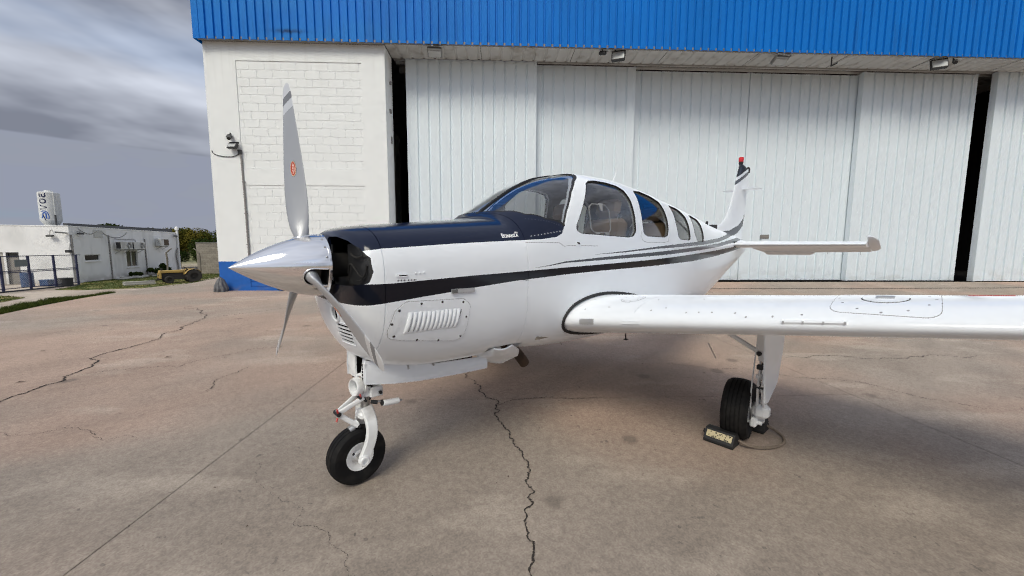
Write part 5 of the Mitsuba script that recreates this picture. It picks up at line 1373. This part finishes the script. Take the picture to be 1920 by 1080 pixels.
# air conditioners
M_AC = mat('ac_casing', speckle((.60, .60, .58), .08, 6, (.40, .38, .35), 3), .5)
M_ACD = mat('ac_dark', (.03, .03, .032), .6)
def condenser(s0, s1, z0, z1, label, fan=True):
    t = numbered('air_conditioner'); tag(t, label, 'air conditioner')
    k = put('casing', inb(bx(s0, s1, -.52, -.14, z0, z1, .02)), M_AC, t)
    cx, cz, r = s0+(s1-s0)*.66, (z0+z1)/2, (z1-z0)*.40
    if fan:
        put('fan_well', inb(rot(trimesh.creation.cylinder(radius=r, height=.01, sections=28), 90, [1, 0, 0]).apply_translation([cx, -.527, cz])), M_ACD, t)
        for i in range(3):
            rr = r*(.35+.32*i); put('guard_ring', inb(rot(trimesh.creation.torus(rr, .012, 28, 6), 90, [1, 0, 0]).apply_translation([cx, -.536, cz])), M_AC, t)
        put('fan_hub', inb(rot(trimesh.creation.cylinder(radius=r*.28, height=.02, sections=16), 90, [1, 0, 0]).apply_translation([cx, -.535, cz])), M_AC, t)
        put('side_grille', inb(bx(s0-.004, s0+.002, -.48, -.2, z0+.06, z1-.06)), M_ACD, t)
        put('end_panel', inb(bx(s1-.16, s1-.10, -.526, -.52, z0+.12, z1-.20)), M_ACD, t)
    else:
        put('grille', inb(bx(s0+.45, s1-.03, -.526, -.52, z0+.06, z1-.05)), mat('rusty_grille', (.09, .065, .045), .7), t)
        for i in range(5): put('slat', inb(bx(s0-.006, s0+.001, -.48, -.2, z0+.08+.1*i, z0+.11+.1*i)), M_ACD, t)
    for a in (s0+.15, s1-.15): put('bracket', inb(cat(bx(a-.02, a+.02, -.5, 0, z0-.05, z0-.001), rod((a, -.45, z0-.03), (a, -.02, z0-.3), .015))), M_PIPE, t)
condenser(3.94, 5.22, 2.20, 2.80, 'left of two white air conditioner units above the window')
condenser(5.44, 6.80, 2.20, 2.80, 'right of two white air conditioner units above the window')
condenser(9.04, 10.25, 2.47, 3.12, 'boxy air conditioner with a brown grille, right of the window', False)
k = put('ac_pipe', inb(tube([(4.1, -.06, 3.02), (4.5, -.06, 2.98), (6.4, -.06, 2.98), (6.5, -.06, 2.82)], .025, 6)), M_PIPE); tag(k, 'thin grey pipe above the pair of air conditioners', 'pipe')
# --- water tank on the roof, with the lettering that reads upwards
t = 'water_tank'; tag(t, 'white cylindrical water tank with dark blue lettering on the roof', 'tank')
TC = np.array([-4.87, 40.59, 2.84]); TR = .54
M_TANK = mat('tank_white', speckle((.66, .67, .66), .06, .5, (.50, .50, .48), .35), .45)
put('body', lathe([(0, 0), (.36, .0), (.38, .10), (TR, .38), (TR, 2.28), (TR-.03, 2.34), (.20, 2.40), (0, 2.41)], 48).apply_translation(TC), M_TANK, t, smooth=35)
put('lid', lathe([(0, 2.39), (.20, 2.39), (.20, 2.46), (.17, 2.49), (0, 2.49)], 24).apply_translation(TC), M_TANK, t, smooth=35)
put('base_ring', lathe([(0, -.10), (.44, -.10), (.44, .0), (0, .0)], 32).apply_translation(TC), M_BW, t)
tv = np.array([EYE[0]-TC[0], EYE[1]-TC[1]]); ta = math.atan2(tv[1], tv[0])
def on_tank(m, a0, z0, lift=.004):
    """x of the drawing runs up the tank, y to the left around it"""
    v = np.array(m.vertices); a = a0-v[:, 1]/TR; r = TR+lift+v[:, 2]
    return trimesh.Trimesh(np.stack([TC[0]+r*np.cos(a), TC[1]+r*np.sin(a), TC[2]+z0+v[:, 0]], -1), m.faces, process=False)
M_INKD = mat('dark_blue_ink', (.010, .016, .060), .5); M_INKB = mat('blue_ink', (.02, .10, .42), .5)
gl, gx = [], 0.0
for ch in 'voa':
    t_ = meshkit.text_mesh(ch, .47, .003, bold=True); b_ = t_.bounds
    t_.apply_translation([gx-b_[0][0], 0, 0]); gl.append(t_); gx += b_[1][0]-b_[0][0]+.075
tx = cat(gl); tx.apply_translation([0, -.17, 0])
A0 = ta-.62
put('lettering', on_tank(refined(tx, .08) if False else tx, A0, 1.10), M_INKD, t)
def stroke(pts, w): return LineString([tuple(p) for p in spline(np.c_[np.array(pts), np.zeros(len(pts))], 20)[:, :2]]).buffer(w/2)
for pl, m_ in ((stroke([(.60, .16), (.66, .0), (.60, -.20), (.42, -.30), (.15, -.34), (.02, -.30)], .07), M_INKB), (stroke([(.10, .16), (.30, .10), (.50, .02), (.52, -.10), (.35, -.16), (.08, -.18)], .10), M_INKB), (stroke([(-.08, -.10), (.12, -.02), (.38, .06)], .07), M_INKD)):
    pl = affinity.scale(pl, .85, .72, origin=(0, 0))
    put('emblem', on_tank(extrude(pl, .003), A0, .46, .004 if m_ == M_INKB else .006), m_, t)
lad = []
for s in (-.02, .02): lad.append(rod((TC[0]+(TR+.05)*math.cos(ta+.38+s), TC[1]+(TR+.05)*math.sin(ta+.38+s), TC[2]+.05), (TC[0]+(TR+.05)*math.cos(ta+.38+s), TC[1]+(TR+.05)*math.sin(ta+.38+s), TC[2]+2.4), .025))
put('pipe', lad[0], M_TANK, t, smooth=60)
# --- chain-link fence with blue posts
Fn = 'chain_link_fence'; tag(Fn, 'chain-link fence with dark blue posts and rails in front of the white building', 'fence')
FO = np.array([-5.905, 30.945]); FD = np.array([.56856, .82264])
FM = np.eye(4); FM[:2, 0] = FD; FM[:2, 1] = [-FD[1], FD[0]]; FM[:3, 3] = [FO[0], FO[1], YZ]
def inf_(m): return xf(m, FM)
M_FB = mat('fence_blue', speckle((.018, .022, .070), .2, 8), .5)
ps = [-2.6, -1.22, .17, 1.55, 2.97, 4.39]
for s in ps: put('post', inf_(bx(s-.045, s+.045, -.045, .045, -.1, 1.92, .006)), M_FB, Fn)
for z, (a, b) in ((1.90, (-4.0, 4.68)), (1.02, (-4.0, 4.39)), (.16, (-4.0, 4.39)), (1.10, (-4.0, 4.39))): put('rail', inf_(bx(a, b, -.02, .02, z-.02, z+.02)), M_FB, Fn)
wr = []
for i in range(-34, 84):
    for s in (-1, 1):
        x0 = i*.11; p0, p1 = (x0, .0), (x0+s*1.75, 1.75)
        L = LineString([(p0[0], .17), (p1[0], 1.88)]).intersection(sbox(-4.0, .17, 4.39, 1.88))
        if L.is_empty or L.length < .05: continue
        (a, b), (c, d) = list(L.coords)[0], list(L.coords)[-1]
        wr.append(tube([(a, .006*s, b), (c, .006*s, d)], .0035, 3, caps=False))
put('wire_mesh', inf_(cat(wr)), mat('galvanised_wire', (.45, .45, .44), .5, metal=.3), Fn, kind='stuff')
put('footing', inf_(bx(-4, 4.4, -.09, .09, -.1, .05, .02)), mat('dark_kerb', (.05, .05, .055), .8), Fn)
k = put('blank_sign', inf_(bx(.80, 1.46, -.062, -.047, 1.32, 1.70)), mat('sign_grey', (.16, .18, .18), .6), None); tag(k, 'plain grey sign board fixed to the blue fence', 'sign')
M_BBL = mat('blue_plastic', speckle((.010, .045, .14), .15, 5), .45)
def barrel(u, v, r, h, label, m_):
    t = numbered('barrel'); tag(t, label, 'barrel')
    put('body', iny(lathe([(0, 0), (r*.96, 0), (r, .03), (r, h*.32), (r*1.04, h*.34), (r, h*.36), (r, h*.66), (r*1.04, h*.68), (r, h*.70), (r, h-.03), (r*.94, h), (r*.94, h-.03), (0, h-.03)], 24).apply_translation([u, v, 0])), m_, t, smooth=35)
    put('lid', iny(lathe([(0, h-.03), (r*.6, h-.03), (r*.6, h), (0, h+.01)], 16).apply_translation([u, v, 0])), m_, t)
barrel(-12.9, 2.3, .27, .86, 'tall dark blue barrel behind the fence beside the doorway', M_BBL)
def crate(u, v, w, d, h, label, m_):
    t = numbered('crate'); tag(t, label, 'crate')
    put('body', iny(bx(u-w/2, u+w/2, v-d/2, v+d/2, 0, h, .02)), m_, t); put('rim', iny(bx(u-w/2-.02, u+w/2+.02, v-d/2-.02, v+d/2+.02, h-.07, h-.02, .01)), m_, t)
crate(-12.25, 2.75, .50, .45, .40, 'low dark blue crate behind the fence, right of the barrel', M_BBL)
crate(-11.05, 2.62, .52, .45, .52, 'dark grey crate behind the fence at the corner of the building', M_ACD)
# --- grey block wall, posts and trees
t = 'block_wall'; tag(t, 'grey concrete block wall partly hidden behind the hangar pillar', 'wall')
def greyblocks(p, n, uv):
    u = (p.x-2.72)*E1[0]+(p.y-24.6)*E1[1]; z = p.z-YZ
    row = dr.floor(z/.2); x = u/.4+.5*(row-2*dr.floor(row/2)); fx, fz = x-dr.floor(x), z/.2-row
    j = dr.select((fx < .05) | (fz < .09), 1.0, 0.0)
    k = .85+.3*mikit.cell_rand(dr.floor(x), row)
    c = mi.Color3f(.24, .215, .18)*k*(.8+.4*fbm(u*5, 1, z*5, octaves=3))
    return mix(c, mi.Color3f(.12, .105, .09), j*.7)
M_GB = mat('grey_blocks', greyblocks, .9)
put('body', iny(bx(-11.5, -4.0, 13.9, 14.1, 0, 2.74)), M_GB, t); put('coping', iny(bx(-11.52, -3.98, 13.86, 14.14, 2.74, 2.80, .01)), M_STRUCT, t)
put('opening', iny(bx(-9.05, -8.55, 13.885, 13.905, .55, 1.1)), mat('rusty_plate', (.07, .045, .03), .8), t)
M_POST = mat('old_post', speckle((.17, .15, .125), .2, 4), .9)
def old_post(u, v, h, bend, label, w=.06):
    t = numbered('fence_post'); tag(t, label, 'post')
    put('shaft', iny(tube([(u, v, -.1), (u+.02, v, h*.8), (u-.02, v, h)], w, 8)), M_POST, t); put('arm', iny(tube([(u-.02, v, h-.03), (u+bend*.25, v, h+.22), (u+bend*.42, v, h+.34)], w*.7, 8)), M_POST, t)
old_post(-10.6, 9.6, 1.95, 1, 'bent pale concrete post in front of the dark trees')
old_post(-8.6, 10.3, 1.95, -1, 'leaning concrete post in front of the grey block wall')
old_post(-7.7, 11.6, 2.1, -1, 'dark concrete post next to the hangar corner', .10)
def crown(seed, n, c, r, leaf, hue, lobes=16):
    """leaf quads clustered in lumps through an uneven crown"""
    rg = np.random.default_rng(seed); L = rg.normal(0, 1, (lobes, 3)); L /= np.linalg.norm(L, axis=1, keepdims=True); L *= rg.uniform(.45, .95, (lobes, 1)); L[:, 2] = np.abs(L[:, 2])*.9-.12
    S = rg.uniform(.28, .50, lobes); i = rg.integers(0, lobes, n)
    d = rg.normal(0, 1, (n, 3)); d /= np.linalg.norm(d, axis=1, keepdims=True)
    P = L[i]+d*(S[i]*rg.uniform(.35, 1.05, n)**.6)[:, None]
    W_ = np.array(c)+P*np.array(r)
    a = rg.normal(0, 1, (n, 3)); a /= np.linalg.norm(a, axis=1, keepdims=True); b = np.cross(a, d+.3*rg.normal(0, 1, (n, 3))); b /= np.linalg.norm(b, axis=1, keepdims=True)+1e-9
    s = leaf*rg.uniform(.6, 1.3, n)[:, None]
    V = np.stack([W_-a*s, W_-b*s*.45, W_+a*s, W_+b*s*.45], 1).reshape(-1, 3)
    k = np.arange(n)*4; F = np.vstack([np.c_[k, k+1, k+2], np.c_[k, k+2, k+3]])
    t_ = rg.random((lobes, 1)); base = np.array(hue[0])*(1-t_)+np.array(hue[1])*t_
    C = base[i]*rg.uniform(.7, 1.35, (n, 1))
    return trimesh.Trimesh(V, F, process=False), np.clip(np.repeat(C, 4, 0), .004, .5)
M_BARK = mat('bark', speckle((.10, .075, .055), .3, 9), .9)
def tree(name, x, y, top, r, n, seed, label, hue, leaf=.14, zb=YZ, cat_='tree', low=.25):
    t = numbered(name); tag(t, label, cat_)
    h = top-zb; rz = h*(1-low)/1.55; cz = zb+h*low+rz*.55
    m, c = crown(seed, n, (x, y, cz), (r, r, rz), leaf, hue); put('crown', m, 'mat_foliage', t, color=c)
    rg = random.Random(seed); tr = [tube([(x, y, zb-.1), (x+.1, y, zb+h*.25), (x+.15, y+.05, zb+h*.55)], [.16*h/5, .13*h/5, .08*h/5], 8)]
    put('trunk', tr[0], M_BARK, t, smooth=60)
    for i in range(5):
        a = rg.uniform(0, 6.28); put('limb', tube([(x+.1, y, zb+h*(.22+.06*i)), (x+.1+r*.3*math.cos(a), y+r*.3*math.sin(a), zb+h*(.42+.06*i)), (x+.1+r*.6*math.cos(a), y+r*.6*math.sin(a), zb+h*(.55+.07*i))], [.07*h/5, .05*h/5, .02*h/5], 6), M_BARK, t, smooth=60)
DG = ((.020, .035, .010), (.045, .062, .014)); YG = ((.040, .055, .012), (.125, .105, .020))
tree('tree', 2.6, 55.5, 3.95, 2.6, 24000, 31, 'bushy dark tree with yellowish top, right of the white building', YG, .095)
tree('tree', 5.9, 55.0, 3.75, 2.8, 20000, 32, 'bushy green tree with yellow tips beside the hangar corner', YG, .10)
tree('tree', 4.2, 51.5, 2.3, 2.4, 16000, 33, 'low dark shrubby tree filling the gap behind the tractor', DG, .09, low=.05)
tree('tree', -3.6, 83, 5.0, 4.6, 16000, 34, 'wide green treetop showing above the roof of the white building', DG, .18)
tree('tree', .6, 80, 4.6, 3.0, 10000, 35, 'smaller yellowish treetop above the roof, right of the wide one', YG, .16)
def bushy(p, r, h, n, seed, label):
    t = numbered('shrub'); tag(t, label, 'shrub')
    q = (BM@np.array([p[0], p[1], 0, 1]))[:3]
    m, c = crown(seed, n, (q[0], q[1], YZ+h*.45), (r, r, h*.55), .09, DG, 7); put('leaves', m, 'mat_foliage', t, color=c)
    for i in range(3): put('stem', rod((q[0]+.05*i, q[1], YZ-.05), (q[0]+.16*(i-1), q[1]+.05, YZ+h*.6), .012), M_BARK, t)
bushy((5.2, -.55), .38, .5, 500, 41, 'small dark shrub against the white wall below the window')
bushy((7.6, -.6), .55, .72, 900, 42, 'dark shrub at the foot of the right conduit')
bushy((8.7, -.7), .50, .95, 900, 43, 'taller dark shrub against the white wall near the tractor')
# rubble along the wall
Rr = np.random.default_rng(9)
M_RUB = mat('rubble', speckle((.34, .33, .30), .3, 4), .9)
rb = []
for i in range(16):
    m = trimesh.creation.icosphere(1, Rr.uniform(.06, .22)); m.vertices *= Rr.uniform(.6, 1.4, (len(m.vertices), 1))*np.array([1.5, 1.1, .5]); rb.append(m.apply_translation([Rr.uniform(3.2, 8.8), Rr.uniform(-1.5, -.6), .05]))
put('rubble', inb(cat(rb)), M_RUB); tag('rubble', 'pale broken rubble along the foot of the white wall', 'rubble', kind='stuff')
k = put('stone_slab', inb(bx(2.6, 5.6, -1.25, -.7, 0, .09, .02)), M_RUB); tag(k, 'flat pale concrete slab lying at the foot of the white wall', 'slab')

# ================================================================ THINGS
# --- yellow tractor at the edge of the yard
t = 'tractor'; tag(t, 'old yellow tractor with a slatted grille parked beside the apron', 'tractor')
TMx = np.eye(4); hd = np.array([-.62, -.78]); hd = hd/np.linalg.norm(hd)
hw = hd[0]*np.array([math.cos(YAW), -math.sin(YAW)])+hd[1]*np.array([math.sin(YAW), math.cos(YAW)])
TMx[:2, 0] = hw; TMx[:2, 1] = [-hw[1], hw[0]]; TMx[:3, 3] = (YM@np.array([-5.75, 5.6, 0, 1]))[:3]; TMx[:3, :3] *= .88
def intr(m): return xf(m, TMx)      # x forward, y to its left, z up; rear axle at x = 0
M_YEL = mat('tractor_yellow', speckle((.40, .27, .075), .15, 6, (.20, .14, .08), 4), .5)
M_TRD = mat('tractor_dark', speckle((.022, .020, .018), .3, 9), .7)
put('hood', intr(bx(.55, 1.95, -.27, .27, .78, .98, .03)), M_YEL, t)
g = put('grille', intr(bx(1.84, 1.97, -.27, .27, .40, .80, .02)), M_TRD, t)
for z in (.44, .56, .68, .78): put('bar', intr(bx(1.955, 1.995, -.25, .25, z-.02, z+.022, .005)), M_YEL, g)
for s in (-1, 1): put('post', intr(bx(1.86, 1.99, s*.27-.035, s*.27+.035, .36, .80, .008)), M_YEL, g)
put('engine', intr(bx(.5, 1.85, -.20, .20, .32, .77, .03)), M_TRD, t)
put('exhaust_cap', intr(lathe([(0, 0), (.06, 0), (.06, .12), (.09, .13), (.09, .16), (0, .17)], 14).apply_translation([1.80, .12, .98])), M_TRD, t, smooth=40)
put('gearbox', intr(bx(-.2, .55, -.22, .22, .30, .62, .03)), M_TRD, t)
put('dash', intr(bx(.42, .56, -.22, .22, .62, 1.0, .02)), M_YEL, t)
put('seat', intr(cat(bx(-.22, .18, -.22, .22, .70, .80, .03), bx(-.30, -.20, -.22, .22, .74, 1.20, .03))), mat('worn_seat', (.10, .10, .10), .7), t)
put('steering_wheel', intr(rot(trimesh.creation.torus(.18, .016, 24, 8), -40, [0, 1, 0]).apply_translation([.36, 0, 1.12])), M_TRD, t, smooth=50)
put('steering_column', intr(rod((.48, 0, .95), (.36, 0, 1.12), .02)), M_TRD, t)
put('frame', intr(cat(bx(.4, 2.05, -.24, -.16, .28, .40, .01), bx(.4, 2.05, .16, .24, .28, .40, .01))), M_TRD, t)
def twheel(x, y, r, w, lugs, key):
    prof = [(r*.52, -w*.5), (r*.86, -w*.5), (r*.97, -w*.38), (r*.97, w*.38), (r*.86, w*.5), (r*.52, w*.5), (r*.52, -w*.5)]
    k = put(key, intr(lathe(prof, 32, 'y').apply_translation([x, y, r])), M_TRD, t, smooth=30)
    for i in range(lugs):
        a = i*2*math.pi/lugs
        for s in (-1, 1):
            l_ = rot(bx(-.025, .025, -.0, w*.46, -.03, .03, .008), 28*s, [0, 0, 1]); l_ = l_ if s > 0 else mirror(l_)
            if l_.volume < 0: l_.invert()
            l_ = rot(mov(l_, 0, 0, r*.985), math.degrees(a+(.0 if s > 0 else math.pi/lugs)), [0, 1, 0]); put('lug', intr(mov(l_, x, y, r)), M_TRD, k)
    put('disc', intr(lathe([(0, -.04), (r*.2, -.05), (r*.3, -.02), (r*.53, -.04), (r*.53, .04), (r*.3, .02), (r*.2, .05), (0, .04)], 24, 'y').apply_translation([x, y, r])), M_TRD, k, smooth=30)
for y in (-.55, .55): twheel(0, y, .50, .34, 14, 'rear_wheel')
for y in (-.48, .48): twheel(1.45, y, .29, .18, 0, 'front_wheel')
put('front_axle', intr(rod((1.45, -.5, .29), (1.45, .5, .29), .045)), M_TRD, t)
for s in (-1, 1):
    a = np.linspace(.35, 2.6, 12); o_, i_ = [], []
    rows = [[(.56*math.cos(x), s*.36, .50+.56*math.sin(x)), (.56*math.cos(x), s*.74, .50+.56*math.sin(x)), (.545*math.cos(x), s*.74, .50+.545*math.sin(x)), (.545*math.cos(x), s*.36, .50+.545*math.sin(x))] for x in a]
    put('mudguard', intr(slab(rows)), M_YEL, t, smooth=30)
put('drawbar', intr(bx(1.95, 2.55, -.05, .05, .24, .32, .01)), M_TRD, t)
k = 'pale_beams'; tag(k, 'pale weathered beams stacked on the grass ahead of the tractor', 'beams')
for i, (y, z, a) in enumerate(((-.35, .06, 3), (-.05, .06, -2), (.28, .06, 2), (-.15, .19, -5), (.16, .20, 6))):
    put('beam', intr(rot(bx(2.2, 3.9, y-.07, y+.07, z-.06, z+.06, .012), a, [0, 0, 1], (3, y, z))), M_RUB, k)
# --- grey cover draped over something low against the pillar
rg = np.random.default_rng(4); m = trimesh.creation.icosphere(5, 1.0); v = m.vertices
hgt = np.where(v[:, 2] > 0, v[:, 2], 0)
prof_ = np.clip(v[:, 2], -.25, 1)
w = .27*(1-.35*np.clip(v[:, 2], 0, 1))
X = v[:, 0]*w*.66; Y = v[:, 1]*.20*(1-.2*np.clip(v[:, 2], 0, 1)); Z_ = (prof_+.25)/1.25*.47
ang = np.arctan2(v[:, 1], v[:, 0]); fold = .035*np.sin(ang*9+3*meshkit.noise(v*2.5, 3))*np.clip(1.1-v[:, 2], 0, 1)+.05*(meshkit.fbm(v*3.0, 4, 8)-.5)
X, Y = X*(1+fold*3.2), Y*(1+fold*3.2); Z_ = Z_*(1+.25*(meshkit.fbm(v*2.2+5, 3, 2)-.5)); Z_[v[:, 2] < -.2] = 0.004
put('draped_cover', inh(trimesh.Trimesh(np.c_[X+.20, Y-.27, Z_], m.faces, process=False)), mat('grey_canvas', speckle((.13, .13, .135), .18, 12, (.06, .06, .06), 5), .75, bump=lambda p, n, uv: fbm(p.x*30, p.y*30, p.z*30, octaves=3), bscale=.008), smooth=True)
tag('draped_cover', 'crumpled dark grey cover standing against the blue base of the pillar', 'cover')
m, c = crown(51, 420, (2.10, -.10, .10), (.20, .09, .15), .035, ((.025, .05, .012), (.06, .08, .02)), 6)
m = inh(m); put('weeds', m, 'mat_foliage', color=c); tag('weeds', 'small green weeds growing at the foot of the blue pillar base', 'weeds', kind='stuff')
# --- wheel chocks joined by a rope
t = 'wheel_chocks'; tag(t, 'pair of black rubber wheel chocks joined by a rope at the left main wheel', 'wheel chocks')
def chock(cx, cy, ang, L):
    a = np.array([math.cos(ang), math.sin(ang)]); b = np.array([-a[1], a[0]])
    pr = rounded(Polygon([(-.075, 0), (.075, 0), (.075, .025), (.030, .098), (-.030, .098), (-.075, .025)]), .008)
    m = extrude(pr, L); v = m.vertices.copy()
    w = np.stack([cx+a[0]*(v[:, 2]-L/2)+b[0]*v[:, 0], cy+a[1]*(v[:, 2]-L/2)+b[1]*v[:, 0], v[:, 1]+.002], -1)
    r = trimesh.Trimesh(w, m.faces, process=False)
    if r.volume < 0: r.invert()
    return r, a, b
CA = -math.pi/2-.03
c1, a, b = chock(2.775, -1.385, CA, .205); k = put('chock', c1, M_RUBBER, t, smooth=30)
def face_plate(L0, L1, f0, f1, lift):
    """a strip on the chock's front sloping face"""
    s_ = -1
    e0, e1_ = np.array([.075*s_, .025]), np.array([.030*s_, .098])
    nn = np.array([(e1_-e0)[1], -(e1_-e0)[0]]); nn /= np.linalg.norm(nn); nn *= s_
    P = []
    for l in (L0, L1):
        for f in (f0, f1):
            for h in (0.0005, lift):
                q = e0+(e1_-e0)*f+nn*h; xy = np.array([2.775, -1.385])+a*l+b*q[0]; P.append((*xy, q[1]+.002))
    return trimesh.convex.convex_hull(np.array(P))
lb = put('label', face_plate(-.088, .088, .24, .80, .0015), mat('yellow_label', (.50, .43, .26), .5), k); tag(lb, 'worn yellow warning label')
for i in range(26):
    l = Rb.uniform(-.085, .075); f = Rb.uniform(.24, .70); put('scuff', face_plate(l, l+Rb.uniform(.003, .014), f, f+Rb.uniform(.04, .12), .0022), M_RUBBER, lb)
put('end_bolt', rod((2.775, -1.284, .05), (2.775, -1.258, .05), .016), M_RUBBER, k, smooth=60)
c2, a2, b2 = chock(3.215, -1.47, CA, .20); put('chock', c2, M_RUBBER, t, smooth=30)
rp = spline([(2.78, -1.50, .055), (2.80, -1.545, .03), (2.86, -1.62, .016), (2.95, -1.685, .014), (3.06, -1.715, .014), (3.16, -1.70, .014), (3.22, -1.645, .022), (3.222, -1.57, .05)], 40)
put('rope', tube(rp, .010, 8), mat('brown_rope', speckle((.17, .135, .105), .25, 60), .85, bump=lambda p, n, uv: dr.sin((p.x+p.y)*700), bscale=.0015), t, smooth=60)
scene = {k: v for k, v in scene.items() if v is not None}
